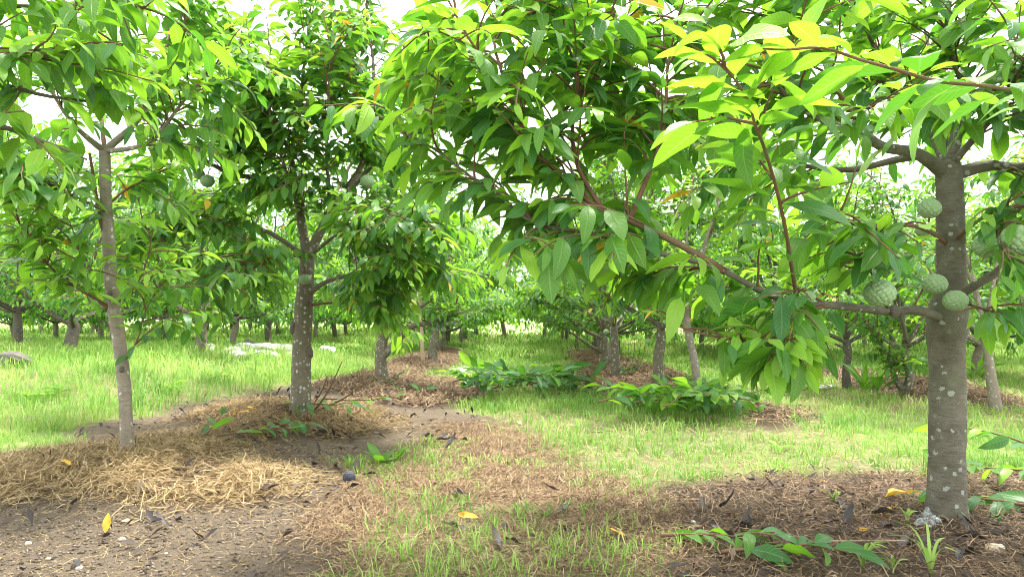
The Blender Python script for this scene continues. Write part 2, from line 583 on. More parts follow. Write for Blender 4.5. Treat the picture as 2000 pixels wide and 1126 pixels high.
def leaf_shape(arch, fold, wr, wave, twist, seg=8, tipp=1.0):
    """unit leaf along +Y, normal +Z; y 0..0.09 is the petiole"""
    t = np.linspace(0, 1, seg + 1)
    w = np.sin(np.pi * t ** 0.93) ** 0.74 * (1 - 0.12 * t)
    w[0], w[-1] = 0.06, 0.0
    w = w * wr * 0.46
    yy = 0.09 + 0.91 * t
    ang = arch * t
    step = np.diff(yy, prepend=yy[0])
    cy = 0.09 + np.cumsum(step * np.cos(ang))
    cz = -np.cumsum(step * np.sin(ang))
    vs, uv = [], []
    for i in range(seg + 1):
        f = fold * (0.6 + 0.4 * t[i])
        ca_, sa_ = math.cos(f), math.sin(f)
        tw = twist * t[i]
        wv = wave * math.sin(t[i] * 11) * w[i]
        for s in (-1, 0, 1):
            lx, lz = s * w[i] * ca_, abs(s) * (w[i] * sa_) + s * wv
            x2, z2 = lx * math.cos(tw) - lz * math.sin(tw), lx * math.sin(tw) + lz * math.cos(tw)
            vs.append((x2, cy[i] - z2 * math.sin(ang[i]), cz[i] + z2 * math.cos(ang[i])))
            uv.append((0.5 + s * 0.5, t[i]))
    tr = []
    for i in range(seg):
        for s in (0, 1):
            a, b = i * 3 + s, i * 3 + s + 1
            c, d = a + 3, b + 3
            if i == seg - 1:
                tr.append((a, b, i * 3 + 4))
            else:
                tr += [(a, b, d), (a, d, c)]
    # petiole: a thin strip reaching back to the twig
    k = len(vs)
    pw = 0.012
    vs += [(-pw, 0, 0), (pw, 0, 0), (-pw, 0.1, 0.001), (pw, 0.1, 0.001)]
    uv += [(0.5, 0), (0.5, 0), (0.5, 0.02), (0.5, 0.02)]
    tr += [(k, k + 1, k + 3), (k, k + 3, k + 2)]
    return np.array(vs, float), np.array(tr, int), np.array(uv, float)


_vp = [(0.55, 0.25, 0.40, 0.10, 0.1), (0.9, 0.35, 0.36, 0.14, -0.25), (0.3, 0.45, 0.42, 0.06, 0.2), (1.3, 0.30, 0.34, 0.12, 0.3),
       (0.7, 0.15, 0.44, 0.18, -0.1), (0.15, 0.55, 0.38, 0.08, -0.3), (1.0, 0.5, 0.40, 0.10, 0.4), (0.45, 0.3, 0.33, 0.2, -0.4)]
HI = [leaf_shape(*p, seg=8) for p in _vp]
LO = [leaf_shape(*p, seg=3) for p in _vp]
LEAF_ME = {}
for a_, m_ in enumerate(LEAF_MATS + [M_DEAD, M_TAN]):
    for k_ in range(NVAR):
        v, t, uv = HI[k_]
        LEAF_ME[(k_, a_)] = mk_mesh('leaf', v, t, m_, uv, np.full(len(v), 0.13 * k_))
# curled dry leaves for the ground
for k_ in range(NVAR):
    r_ = random.Random(40 + k_)
    v, t, uv = leaf_shape(r_.uniform(-1.2, 2.2), r_.uniform(0.6, 1.3), r_.uniform(0.34, 0.46), 0.35, r_.uniform(-1.4, 1.4))
    LEAF_ME[('dry', k_)] = mk_mesh('leaf', v, t, M_DEAD, uv, np.full(len(v), 0.13 * k_))
    v, t, uv = leaf_shape(r_.uniform(-0.5, 1.0), r_.uniform(0.3, 0.8), r_.uniform(0.36, 0.46), 0.25, r_.uniform(-0.7, 0.7))
    LEAF_ME[('yel', k_)] = mk_mesh('leaf', v, t, M_YEL, uv, np.full(len(v), 0.13 * k_))
    LEAF_ME[('tan', k_)] = mk_mesh('leaf', v, t, M_TAN, uv, np.full(len(v), 0.13 * k_))


class Leaves:
    """list of leaf frames"""
    def __init__(self):
        self.p, self.d, self.n, self.L, self.a, self.k, self.r = [], [], [], [], [], [], []

    def add(self, p, d, n, L, a):
        m = len(p)
        self.p.append(p)
        self.d.append(d)
        self.n.append(n)
        self.L.append(L)
        self.a.append(a)
        self.k.append(rng.integers(0, NVAR, m))
        self.r.append(rng.random(m))

    def pack(self):
        self.p, self.d, self.n = np.vstack(self.p), np.vstack(self.d), np.vstack(self.n)
        self.L, self.a, self.k, self.r = (np.concatenate(q) for q in (self.L, self.a, self.k, self.r))
        Yv = unit(self.d)
        Zv = unit(self.n - Yv * np.sum(self.n * Yv, 1, keepdims=True))
        Xv = np.cross(Yv, Zv)
        self.R = np.stack([Xv, Yv, Zv], -1) * self.L[:, None, None]
        return self

    def mesh(self, name, idx, shapes, origin, mats):
        vs, ts, us, rs, ms = [], [], [], [], []
        off = 0
        for k in range(NVAR):
            j = idx[self.k[idx] == k]
            if not len(j):
                continue
            v, t, uv = shapes[k]
            w = np.einsum('nij,vj->nvi', self.R[j], v) + (self.p[j] - origin)[:, None, :]
            nv = len(v)
            vs.append(w.reshape(-1, 3))
            ts.append((t[None] + (np.arange(len(j)) * nv)[:, None, None] + off).reshape(-1, 3))
            us.append(np.tile(uv, (len(j), 1)))
            rs.append(np.repeat(self.r[j], nv))
            ms.append(np.repeat(self.a[j], len(t)))
            off += len(j) * nv
        return mk_mesh(name, np.vstack(vs), np.vstack(ts), mats, np.vstack(us), np.concatenate(rs), np.concatenate(ms))


UP = np.array((0, 0, 1.0))


def leaf_twig(LV, poly, spacing, L, young, start=0.1, droop=(0.15, 0.7), end_leaf=True, youngmax=6):
    """two ranks of alternate leaves along a twig, young ones at its tip"""
    seg = np.linalg.norm(np.diff(poly, axis=0), axis=1)
    cum = np.concatenate([[0], np.cumsum(seg)])
    tot = cum[-1]
    if tot < spacing * 1.5:
        return
    s = np.arange(start * tot, tot, spacing)
    s = s + rng.uniform(-0.3, 0.3, len(s)) * spacing
    s = np.clip(s, 0, tot * 0.999)
    n = len(s)
    p = np.stack([np.interp(s, cum, poly[:, i]) for i in range(3)], 1)
    T = unit(np.stack([np.interp(s, cum, np.gradient(poly[:, i], cum + np.arange(len(cum)) * 1e-7)) for i in range(3)], 1))
    side = np.cross(T, UP + rng.normal(0, 0.12, 3))
    side = unit(side + 1e-4)
    sg = np.where(np.arange(n) % 2 == 0, 1.0, -1.0)[:, None]
    frac = s / tot
    dr = rng.uniform(droop[0], droop[1], n)
    fromtip = (n - 1 - np.arange(n))
    nyoung = rng.integers(1, youngmax + 1) if rng.random() < young else (1 if rng.random() < 0.3 else 0)
    isy = fromtip < nyoung
    dr = np.where(isy, dr * 0.35 - 0.05, dr)
    fwd = 0.45 + 0.5 * frac + np.where(fromtip == 0, 1.5, 0) + rng.normal(0, 0.12, n)
    d = fwd[:, None] * T + (0.85 + rng.normal(0, 0.1, n))[:, None] * sg * side * np.where(fromtip == 0, 0.3, 1)[:, None] - dr[:, None] * UP \
        + rng.normal(0, 0.14, (n, 3))
    nn = UP + 0.25 * T + 0.35 * sg * side + rng.normal(0, 0.30, (n, 3))
    size = L * (0.72 + 0.28 * np.sin(np.pi * np.clip(frac * 0.9 + 0.1, 0, 1))) * rng.uniform(0.72, 1.12, n)
    size = np.where(fromtip < 2, size * 0.72, size)
    age = np.where(rng.random(n) < 0.46, 1, 0)
    if young > 0.6:
        age = np.where(rng.random(n) < 0.5, 1, age)
    age = np.where(isy, 2, age)
    age = np.where((fromtip < nyoung + 3) & (~isy) & (nyoung > 0), 1, age)
    age = np.where(rng.random(n) < 0.004, 3, age)
    LV.add(p, d, nn, size, age)


def make_twig(p0, d0, length, gravity, n=7):
    """a twig that leaves along d0 and bows"""
    pts = [p0]
    d = unit(d0)
    st = length / (n - 1)
    for i in range(n - 1):
        d = unit(d + np.array((0, 0, -gravity / n)) + rng.normal(0, 0.10, 3))
        pts.append(pts[-1] + d * st)
    return np.array(pts)


TWM = 2.7          # twig density


class Tree:
    def __init__(self, base, bark):
        self.base = np.array(base, float)
        self.bark = bark
        self.limbs, self.twigs, self.LV = [], [], Leaves()
        self.skel = []
        self.trunk = None
        self.knots = []
        self.mult = 1.0
        self.zmin = 0.0

    def set_trunk(self, pts, r):
        self.trunk = (np.asarray(pts, float), np.asarray(r, float))

    def limb(self, pts, r0, r1, twigs=8, tl=(0.22, 0.5), L=0.13, young=0.4, start=0.25, spacing=0.032, own=True, up=0.35, droop=(0.15, 0.7),
             grav=(0.2, 1.1), own_start=0.5, sub=0.5):
        pts = np.array(pts, float)
        old = np.vstack([self.trunk[0]] + self.skel)
        dd = np.linalg.norm(old - pts[0], axis=1)
        if dd.min() < .2:
            pts[0] = old[int(np.argmin(dd))]
        length = np.sum(np.linalg.norm(np.diff(pts, axis=0), axis=1))
        n = max(8, int(length / 0.05))
        q = smooth_poly(pts, n)
        wob = np.stack([vn(np.linspace(0, length * 5, n), np.full(n, i * 3.3 + pts[0][0] * 9), 30 + i) - 0.5 for i in range(3)], 1) * 0.03
        wob *= np.sin(np.linspace(0, np.pi, n))[:, None]
        q = q + wob
        r = r0 + (r1 - r0) * np.linspace(0, 1, n) ** 0.8
        self.limbs.append((q, r))
        self.skel.append(q)
        if own:
            leaf_twig(self.LV, q[int(n * own_start):], spacing, L, max(young, 0.5), 0.0, droop)
        T = unit(np.gradient(q, axis=0))
        twigs = int(round(twigs * TWM * self.mult))
        for i in range(twigs):
            f = start + (1 - start) * (i + rng.random()) / max(twigs, 1)
            j = min(n - 2, int(f * (n - 1)))
            side = unit(np.cross(T[j], UP) + 1e-4)
            sgn = 1 if i % 2 else -1
            d = 0.6 * T[j] + sgn * side * rng.uniform(0.3, 1.0) + UP * rng.uniform(-0.25, 0.75) * (up / 0.35) + rng.normal(0, 0.22, 3)
            ln = rng.uniform(*tl) * (1.1 - 0.35 * f)
            tw = make_twig(q[j], d, ln, rng.uniform(*grav))
            if tw[:, 2].min() - self.base[2] < self.zmin:
                d[2] = abs(d[2]) + .5
                tw = make_twig(q[j], d, ln * .7, .2)
            self.twigs.append((tw, 0.0042, 0.0016))
            leaf_twig(self.LV, tw, spacing, L, young, 0.12, droop)
            if rng.random() < sub and ln > 0.28:
                m = len(tw) // 2
                tt = unit(tw[m + 1] - tw[m])
                s2 = unit(np.cross(tt, UP) + 1e-4) * rng.choice([-1, 1])
                t2 = make_twig(tw[m], 0.6 * tt + s2 + UP * rng.uniform(-0.2, 0.5), ln * 0.6, rng.uniform(*grav))
                self.twigs.append((t2, 0.003, 0.0014))
                leaf_twig(self.LV, t2, spacing, L, young, 0.12, droop)

    def auto_crown(self, h, R, top, n=6, twigs=9, L=0.13, r0=0.02, az0=None, spacing=0.034, tl=(0.25, 0.55), young=0.4, low=0.4, leader=True, sub=0.5):
        tp, tr = self.trunk
        fork = tp[-1]
        az0 = rng.random() * 6.28 if az0 is None else az0
        for i in range(n):
            a = az0 + i * 2 * np.pi / n + rng.normal(0, 0.25)
            lowlimb = i % 2 == 0
            if lowlimb:
                f = rng.uniform(0.72, 0.97)
                s = tp[int(f * (len(tp) - 1))]
                rise = rng.uniform(0.3, low + 0.4)
            else:
                s = fork
                rise = rng.uniform(0.45, 0.8) * (top - fork[2] + self.base[2])
            rr = R * rng.uniform(0.75, 1.1) * (1 if lowlimb else 0.8)
            dr = np.array((math.cos(a), math.sin(a), 0))
            m1 = s + dr * rr * 0.35 + UP * rise * (0.35 if lowlimb else 0.55)
            m2 = s + dr * rr * 0.7 + UP * rise * 0.95 + rng.normal(0, 0.05, 3)
            e = s + dr * rr + UP * rise * (0.85 if lowlimb else 1.25)
            self.limb([s, m1, m2, e], r0 * rng.uniform(0.7, 1.0), 0.0035, twigs, tl, L, young, 0.22, spacing, sub=sub)
        if leader:
            for i in range(2):
                a = rng.random() * 6.28
                e = fork + np.array((math.cos(a) * 0.3 * R, math.sin(a) * 0.3 * R, top - (fork[2] - self.base[2])))
                self.limb([fork, (fork + e) / 2 + rng.normal(0, 0.06, 3), e], r0 * 0.8, 0.003, twigs, tl, L, young, 0.25, spacing, up=0.6, sub=sub)


def trunk_from_pixels(tr, pix, half, D):
    """trunk polyline and radii from photograph pixels at one distance"""
    pts = [P(x, y, D) for x, y in pix]
    pts[0][2] = tr.base[2] - 0.03
    q = np.column_stack([np.array(pts), np.array(half) / F * D])
    q = smooth_poly(q, 46)
    tr.set_trunk(q[:, :3], np.maximum(q[:, 3], 0.003))


# ------------------------------------------------------------------ the trees one can tell apart
TREES = []          # (tree, name, label, group, n individual leaves, shapes)


def PX(pts, D):
    return [P(p[0], p[1], D + (p[2] if len(p) > 2 else 0)) for p in pts]


def hero_right():
    b = G(1848, 1012)
    t = Tree(b, B_HERO)
    t.mult = .85
    D = b[1]
    trunk_from_pixels(t, [(1850, 1030), (1849, 990), (1850, 900), (1851, 780), (1849, 680), (1850, 625), (1858, 560), (1856, 460), (1854, 380), (1852, 320)],
                      [38, 34, 32, 31, 33, 36, 28, 25, 24, 22], D)
    A = dict(L=0.158, spacing=0.034, young=.5)
    lb = lambda pts, r0, r1, **k: t.limb(PX(pts, D), r0, r1, **{**A, **k})
    lb([(1850, 340), (1790, 302, -.05), (1730, 285, -.15), (1690, 255, -.25), (1620, 235, -.4), (1540, 190, -.5), (1480, 110, -.6)], .026, .004, twigs=7, start=.5)
    lb([(1855, 345), (1870, 240, .02), (1882, 150, .03), (1852, 70, 0), (1862, -70, -.05)], .024, .007, twigs=11)
    lb([(1868, 340), (1930, 326, .0), (2000, 324, -.05), (2110, 285, -.1), (2250, 230, -.3)], .026, .006, twigs=8)
    lb([(1852, 605), (1882, 572, -.09), (1940, 535, -.16), (2000, 488, -.22), (2090, 420, -.3)], .0165, .012, twigs=4, own=False, start=.5)
    lb([(1842, 618), (1792, 606, -.1), (1745, 607, -.14), (1690, 598, -.18), (1620, 590, -.25), (1560, 592, -.3), (1490, 566, -.36), (1400, 512, -.42),
        (1240, 478, -.4), (1120, 455, -.38), (1030, 425, -.35), (940, 360, -.3), (830, 280, -.25), (735, 240, -.2)], .017, .0025,
       twigs=17, start=.30, own_start=.66, young=.6, tl=(.2, .42), grav=(.4, 1.6))
    lb([(1430, 525, -.42), (1330, 480, -.42), (1240, 432, -.35), (1170, 404, -.3), (1100, 350, -.3), (1045, 290, -.3), (1000, 200, -.35), (930, 100, -.4),
        (870, -10, -.45)], .012, .003, twigs=13, start=.2, own_start=.55, young=.6)
    lb([(1045, 290, -.3), (960, 240, -.1), (880, 170, .1), (800, 110, .2)], .008, .003, twigs=8, young=.7)
    lb([(1122, 250, -.2), (1180, 130, 0), (1200, 20, .1), (1210, -60, .1)], .008, .003, twigs=8, young=.6)
    lb([(1000, 200, -.35), (960, 60, -.1), (1000, -40, 0)], .006, .003, twigs=6, young=.8)
    lb([(1172, 406, -.3), (1135, 330, -.25), (1122, 250, -.2), (1130, 150, -.2), (1092, 40, -.2), (1080, -60, -.2)], .009, .003, twigs=10, young=.5)
    lb([(1565, 592, -.3), (1545, 480, -.55), (1500, 300, -.85), (1450, 190, -.95), (1385, 82, -1.0)], .0065, .002, twigs=3, tl=(.12, .2), young=1.0,
       own_start=.25, L=0.185, droop=(.0, .4), start=.3)
    lb([(2100, 288, -.1), (2230, 250, -.55), (2110, 215, -1.0), (2000, 190, -1.1), (1820, 158, -1.15), (1640, 104, -1.15), (1490, 95, -1.1)], .008, .002,
       twigs=0, young=1.0, own_start=.4, L=0.17, droop=(-.1, .5), spacing=.03)
    lb([(1625, 590, -.25), (1575, 610, -.32), (1510, 652, -.40), (1480, 668, -.42), (1420, 660, -.46), (1350, 645, -.5), (1295, 620, -.52)], .008, .002,
       twigs=3, tl=(.1, .18), own_start=.3, droop=(.5, 1.4), start=.35, grav=(.5, 1.5), L=.135)
    lb([(1505, 654, -.40), (1508, 668, -.43), (1520, 676, -.5), (1545, 690, -.6)], .004, .002, twigs=4, tl=(.08, .14), own_start=.2, young=1.0, spacing=.015, droop=(.5, 1.0))
    lb([(1853, 335), (1790, 210, .2), (1710, 90, .3), (1650, -50, .3)], .018, .004, twigs=10)
    lb([(1690, 255, -.25), (1610, 130, -.32), (1565, 10, -.38), (1540, -80, -.4)], .01, .003, twigs=8)
    lb([(1790, 302, -.03), (1640, 330, .2), (1480, 300, .4), (1320, 250, .5), (1200, 190, .5)], .014, .003, twigs=13)
    lb([(1240, 432, -.35), (1285, 300, -.3), (1300, 150, -.25), (1330, 10, -.2)], .009, .003, twigs=9)
    lb([(1853, 335), (1950, 210, -.2), (2020, 90, -.4)], .014, .004, twigs=8)
    lb([(1845, 470), (1780, 440, -.2), (1700, 440, -.35), (1620, 420, -.5)], .009, .003, twigs=4, start=.5, tl=(.15, .35))
    lb([(1860, 470), (1930, 420, -.2), (2010, 400, -.3)], .008, .003, twigs=3, start=.5, tl=(.15, .3))
    lb([(1400, 512, -.42), (1340, 530, -.3), (1260, 530, -.15), (1180, 545, .0)], .007, .002, twigs=4, tl=(.12, .25), grav=(.2, .8))
    lb([(1745, 607, -.14), (1700, 540, -.25), (1660, 480, -.35)], .005, .002, twigs=5, tl=(.12, .25))
    lb([(1852, 330), (1830, 180, .5), (1800, 20, .8)], .016, .004, twigs=9)
    lb([(1940, 420, -.2), (1950, 470, -.35), (1975, 510, -.45)], .005, .002, twigs=4, tl=(.1, .2), own_start=.2)
    lb([(1852, 600), (1900, 600, -.25), (1960, 610, -.4)], .005, .002, twigs=4, tl=(.1, .25), droop=(.3, 1.))
    t.knots = [(P(1747, 608, D - .15), .02)]
    TREES.append((t, 'custard_apple_tree', 'custard apple tree with thick mottled grey trunk and fruit on its low bough', 'tall', 300, HI))
    return t, D


def hero_left():
    b = G(250, 893)
    t = Tree(b, B_PALE)
    t.mult = 1.1
    D = b[1]
    trunk_from_pixels(t, [(252, 905), (248, 860), (243, 760), (232, 660), (219, 570), (212, 470), (207, 380), (204, 295)],
                      [13, 11, 12, 12.5, 12.5, 11.5, 10.5, 10], D)
    A = dict(L=0.15, spacing=0.034, young=.55)
    lb = lambda pts, r0, r1, **k: t.limb(PX(pts, D), r0, r1, **{**A, **k})
    lb([(205, 300), (170, 270, -.05), (140, 238, -.1), (105, 190, -.2), (60, 110, -.3)], .018, .004, twigs=7)
    lb([(206, 300), (240, 262), (275, 218, .05), (310, 150, .1), (335, 60, .15), (350, -50, .15)], .019, .006, twigs=7)
    lb([(207, 300), (250, 290, -.05), (300, 266, -.1), (350, 215, -.15), (400, 150, -.2), (455, 105, -.2)], .014, .004, twigs=7)
    lb([(290, 195, .06), (345, 110, 0), (367, 20, 0), (380, -60, 0)], .010, .005, twigs=5)
    lb([(218, 612), (185, 582, -.05), (150, 560, -.1), (108, 530, -.2), (60, 470, -.35), (20, 410, -.45)], .012, .003, twigs=7, young=.9, tl=(.15, .32), own_start=.4)
    lb([(150, 560, -.1), (155, 520, -.2), (150, 470, -.3), (130, 420, -.4)], .005, .002, twigs=2, young=.9, own_start=.2)
    lb([(212, 482), (196, 430, -.02), (184, 360, -.03), (175, 300, -.04)], .010, .006, twigs=3, own=False)
    lb([(229, 600), (265, 565, -.05), (288, 510, -.1), (300, 440, -.12)], .005, .002, twigs=2, own_start=.15, L=.13)
    lb([(252, 712), (275, 660, -.05), (290, 600, -.08), (325, 545, -.1)], .005, .002, twigs=2, own_start=.15, L=.13)
    lb([(206, 420), (140, 380, -.25), (70, 345, -.4), (0, 310, -.5)], .009, .003, twigs=7, young=.7)
    lb([(207, 400), (260, 360, .2), (330, 330, .4)], .008, .003, twigs=5)
    lb([(205, 300), (190, 180, .3), (170, 60, .5), (160, -40, .5)], .012, .004, twigs=7)
    t.knots = [(P(238, 721, D - .03), .014), (P(215, 573, D - .03), .012)]
    TREES.append((t, 'custard_apple_tree', 'slender pale young tree rising from the golden straw heap', 'tall', 300, HI))
    return t, D


def hero_off():
    b = np.array((-2.35, 1.95, float(H(-2.35, 1.95))))
    t = Tree(b, B_HERO)
    pts = np.array([b + (0, 0, -.03), b + (.02, 0, .4), b + (.05, .02, .8), b + (.08, .02, 1.05)])
    q = smooth_poly(pts, 24)
    t.set_trunk(q, np.linspace(.055, .042, 24))
    fk = q[-1]
    A = dict(L=0.15, spacing=0.034, young=.7)
    go = lambda pts, **k: t.limb([fk] + [P(x, y, d) for x, y, d in pts], **{**dict(r0=.016, r1=.003, twigs=5, own_start=.45), **A, **k})
    go([(-250, 190, 2.0), (-60, 118, 2.05), (70, 112, 2.05), (195, 90, 2.1)])
    go([(-250, 230, 2.1), (-40, 170, 2.2), (90, 188, 2.25), (215, 205, 2.3)], twigs=4)
    go([(-250, 300, 1.9), (-40, 250, 1.95), (70, 272, 2.0), (170, 312, 2.05)], twigs=3, tl=(.12, .25))
    go([(-250, 60, 2.0), (20, -70, 2.1), (180, -40, 2.15), (290, 30, 2.2)], twigs=6)
    go([(-250, 120, 2.3), (0, 20, 2.4), (130, 30, 2.5), (250, 100, 2.6)], twigs=5)
    go([(-600, 0, 2.6), (-500, -300, 3.0)], twigs=6, r0=.02)
    go([(-900, 100, 1.8), (-1200, 0, 1.7)], twigs=6, r0=.02)
    go([(-400, -100, 1.7), (-300, -350, 1.6)], twigs=6, r0=.02)
    TREES.append((t, 'custard_apple_tree', 'tree whose leafy twigs reach in over the pale slender young tree', 'tall', 300, HI))
    return t


def hero_mid():
    b = G(585, 815)
    t = Tree(b, B_MID)
    t.mult = 1.35
    D = b[1]
    trunk_from_pixels(t, [(582, 828), (586, 800), (589, 720), (591, 650), (594, 590), (598, 540), (603, 490)], [23, 20, 18.5, 18, 17, 15, 13], D)
    A = dict(L=0.145, spacing=0.034, young=.5, tl=(.25, .6))
    lb = lambda pts, r0, r1, **k: t.limb(PX(pts, D), r0, r1, **{**A, **k})
    lb([(602, 500), (640, 422, -.05), (670, 376, -.1), (702, 330, -.1), (716, 285, -.1), (706, 210, -.1), (690, 110, -.1)], .034, .006, twigs=14, start=.15)
    lb([(601, 505), (588, 430, 0), (577, 366, -.05), (520, 350, -.1), (440, 335, -.2), (362, 288, -.3)], .036, .01, twigs=14, start=.2)
    lb([(577, 366, -.05), (570, 300, -.1), (545, 256, -.15), (500, 245, -.2), (430, 235, -.3)], .022, .006, twigs=9)
    lb([(570, 300, -.1), (588, 200, 0), (598, 100, 0), (610, -20, 0)], .016, .004, twigs=9)
    lb([(598, 582), (640, 548, -.05), (700, 536, -.1), (780, 545, -.1)], .02, .006, twigs=6, start=.6)
    lb([(600, 596), (650, 590, -.05), (710, 592, -.1), (748, 615, -.1)], .012, .005, twigs=4, start=.6)
    lb([(585, 420, -.02), (560, 330, -.35), (530, 230, -.5), (520, 120, -.5)], .014, .004, twigs=10)
    lb([(640, 422, -.05), (640, 300, -.4), (640, 190, -.5), (650, 60, -.5)], .014, .004, twigs=10)
    lb([(640, 422, -.05), (720, 335, .1), (800, 265, .2), (860, 190, .2)], .018, .005, twigs=9)
    lb([(600, 500), (520, 450, -.2), (440, 432, -.35), (330, 440, -.5), (260, 470, -.6)], .018, .004, twigs=11, start=.3)
    lb([(716, 285, -.1), (732, 180, -.1), (720, 60, 0), (715, -30, 0)], .014, .005, twigs=8)
    lb([(545, 256, -.15), (490, 150, -.2), (450, 50, -.2)], .012, .004, twigs=8)
    lb([(600, 505), (520, 490, -.4), (460, 500, -.7), (420, 540, -.9)], .012, .003, twigs=8, young=.5)
    lb([(602, 500), (680, 440, -.4), (760, 420, -.6), (830, 430, -.7)], .014, .003, twigs=9, young=.6)
    lb([(640, 422, -.05), (700, 470, -.3), (780, 490, -.4), (860, 520, -.4)], .012, .003, twigs=9, young=.5)
    lb([(602, 495), (560, 380, .5), (480, 260, .8), (420, 120, .9)], .016, .004, twigs=10)
    lb([(602, 495), (680, 330, .6), (780, 180, .9), (840, 60, 1.)], .016, .004, twigs=10)
    lb([(577, 366, -.05), (470, 380, .3), (380, 380, .6), (290, 350, .8)], .014, .004, twigs=9)
    t.knots = [(P(577, 640, D - .02), .042), (P(598, 688, D - .01), .05), (P(601, 590, D - .06), .018), (P(574, 702, D), .015)]
    TREES.append((t, 'custard_apple_tree', 'lichen spotted tree with knobbly trunk and fruit near its forks', 'tall', 300, HI))
    return t, D


def auto_tree(px, py, half, h, R, top, label, bark=B_MID, lean=0.0, n=6, twigs=9, L=0.13, count=300, shapes=None, base=None, sub=.5, r0=None, name='custard_apple_tree',
              spacing=.034, group=None, young=.4, az0=None):
    b = G(px, py) if base is None else np.array(base, float)
    t = Tree(b, bark)
    r = half / F * b[1]
    m = rng.normal(0, .015, (2, 3)) * (1, 1, 0)
    pts = [b + (0, 0, -.03), b + (lean * .35, 0, h * .35) + m[0], b + (lean * .75, 0, h * .75) + m[1], b + (lean, 0, h)]
    q = smooth_poly(np.column_stack([np.array(pts), [r * 1.15, r, r * .92, r * .8]]), 26)
    t.set_trunk(q[:, :3], q[:, 3])
    t.zmin = .66 if base is None else .32
    t.auto_crown(h, R, top, n, twigs, L, (r * .62 if r0 is None else r0), az0=az0, sub=sub, spacing=spacing, young=young)
    if count:
        TREES.append((t, name, label, group, count, shapes or HI))
    return t


tR, DR = hero_right()
tL, DL = hero_left()
tO = hero_off()
tC, DC = hero_mid()
t3 = auto_tree(750, 747, 10.5, .72, 1.45, 2.9, 'forked tree with a low side limb and a ripe yellowish fruit', B_MID, lean=-.02, n=8, twigs=11, L=.14)
D3 = t3.base[1]
t3.limb([P(752, 700, D3), P(775, 668, D3), P(805, 640, D3), P(845, 630, D3 - .1), P(900, 610, D3 - .3)], .05, .012, 7, L=.13, start=.4)
t4 = auto_tree(1362, 788, 7.5, .85, 1.1, 2.5, 'thin pale leaning trunk rising behind the heap of cut branches', B_PALE, lean=-.09, n=5, twigs=8)
t5 = auto_tree(1291, 758, 10, .62, 1.4, 2.8, 'straight mossy tree on the brown mulch beside the leaning pale trunk', B_MID, n=7, twigs=9)
t6 = auto_tree(1206, 742, 8.5, .72, 1.4, 2.8, 'tree with a leafy vine of shoots climbing its trunk foot', B_MID, lean=-.06, n=6, twigs=9)
t7 = auto_tree(1179, 728, 8, .5, 1.3, 2.7, 'crooked trunk tree with one bare limb slanting over the alley', B_MID, n=6, twigs=9)
t8 = auto_tree(1946, 800, 9, .62, 1.0, 2.2, 'small tree with a slim bent trunk on its own brown mulch bed', B_PALE, lean=-.07, n=5, twigs=7, L=.12)
t9 = auto_tree(1766, 768, 7, .45, 1.1, 2.0, 'double stemmed small tree on the low brown bed', B_MID, lean=.04, n=6, twigs=8, L=.12)
D9 = t9.base[1]
t9.limb([P(1762, 768, D9), P(1748, 735, D9), P(1735, 700, D9), P(1700, 640, D9)], .035, .01, 7, L=.12)
t10 = auto_tree(1655, 758, 7, .5, 1.1, 2.0, 'dark stemmed small tree beside the broad bladed grass clump', B_LIMB, n=6, twigs=8, L=.12)
t11 = auto_tree(846, 708, 8, .6, 1.3, 2.8, 'tree with a stub at its foot on the mulch mound beside the stake', B_MID, n=6, twigs=8, count=300)
t12 = auto_tree(386, 697, 10, .55, 1.5, 2.8, 'thick leaning tree at the edge of the pale rubble', B_MID, lean=.12, n=6, twigs=9, L=.13)
t13 = auto_tree(136, 697, 11.5, .5, 1.5, 2.7, 'stout dark tree standing in tall grass by the dark rocks', B_LIMB, n=7, twigs=9, L=.13)
t7.limb([P(1174, 690, t7.base[1]), P(1150, 672, t7.base[1] - .2), P(1110, 645, t7.base[1] - .5), P(1070, 630, t7.base[1] - .8)], .022, .006, 3, L=.12, start=.6, own_start=.8)
# shoots climbing at the foot of t6
for k in range(4):
    s = t6.base + np.array((.05 + .05 * k, -.05, .0))
    t6.limb([s, s + (.04, -.02, .2), s + (.06 + .02 * k, -.03, .42 + .05 * k)], .004, .002, 0, L=.09, own_start=.1, spacing=.03)

# ------------------------------------------------------------------ which leaves show largest: those become objects
for (t, *_r) in TREES:
    t.LV.pack()
# where the photograph shows wood, fruit or open air, nothing grows in front
CLEAR = [(tR, 1718, 573, 48), (tR, 1852, 360, 34), (tR, 1855, 430, 34), (tR, 1858, 500, 30), (tR, 1850, 640, 30), (tR, 1790, 590, 34), (tR, 1745, 606, 36), (tR, 1870, 575, 36),
         (tR, 1930, 535, 24), (tR, 1770, 300, 34), (tR, 1700, 380, 45), (tR, 1850, 690, 60), (tR, 1850, 560, 34),
         (tR, 1190, 690, 70), (tR, 1280, 700, 60), (tR, 1090, 690, 80), (tR, 1000, 660, 70), (tR, 1650, 600, 22), (tR, 1600, 592, 18), (tR, 1360, 720, 50), (tR, 1690, 720, 60),
         (tL, 205, 300, 30), (tL, 85, 215, 42), (tL, 212, 380, 26), (tL, 214, 450, 24), (tL, 218, 560, 18), (tL, 168, 268, 18), (tL, 250, 285, 16),
         (tO, 205, 300, 42), (tO, 85, 215, 42), (tO, 212, 400, 34), (tO, 250, 275, 22), (tO, 170, 265, 22),
         (tC, 600, 545, 30), (tC, 595, 610, 34), (tC, 400, 345, 34), (tC, 717, 354, 28), (tC, 650, 545, 18), (tC, 690, 330, 16), (tC, 480, 345, 14),
         (t3, 802, 597, 26), (t3, 752, 690, 40), (t3, 800, 645, 24)]
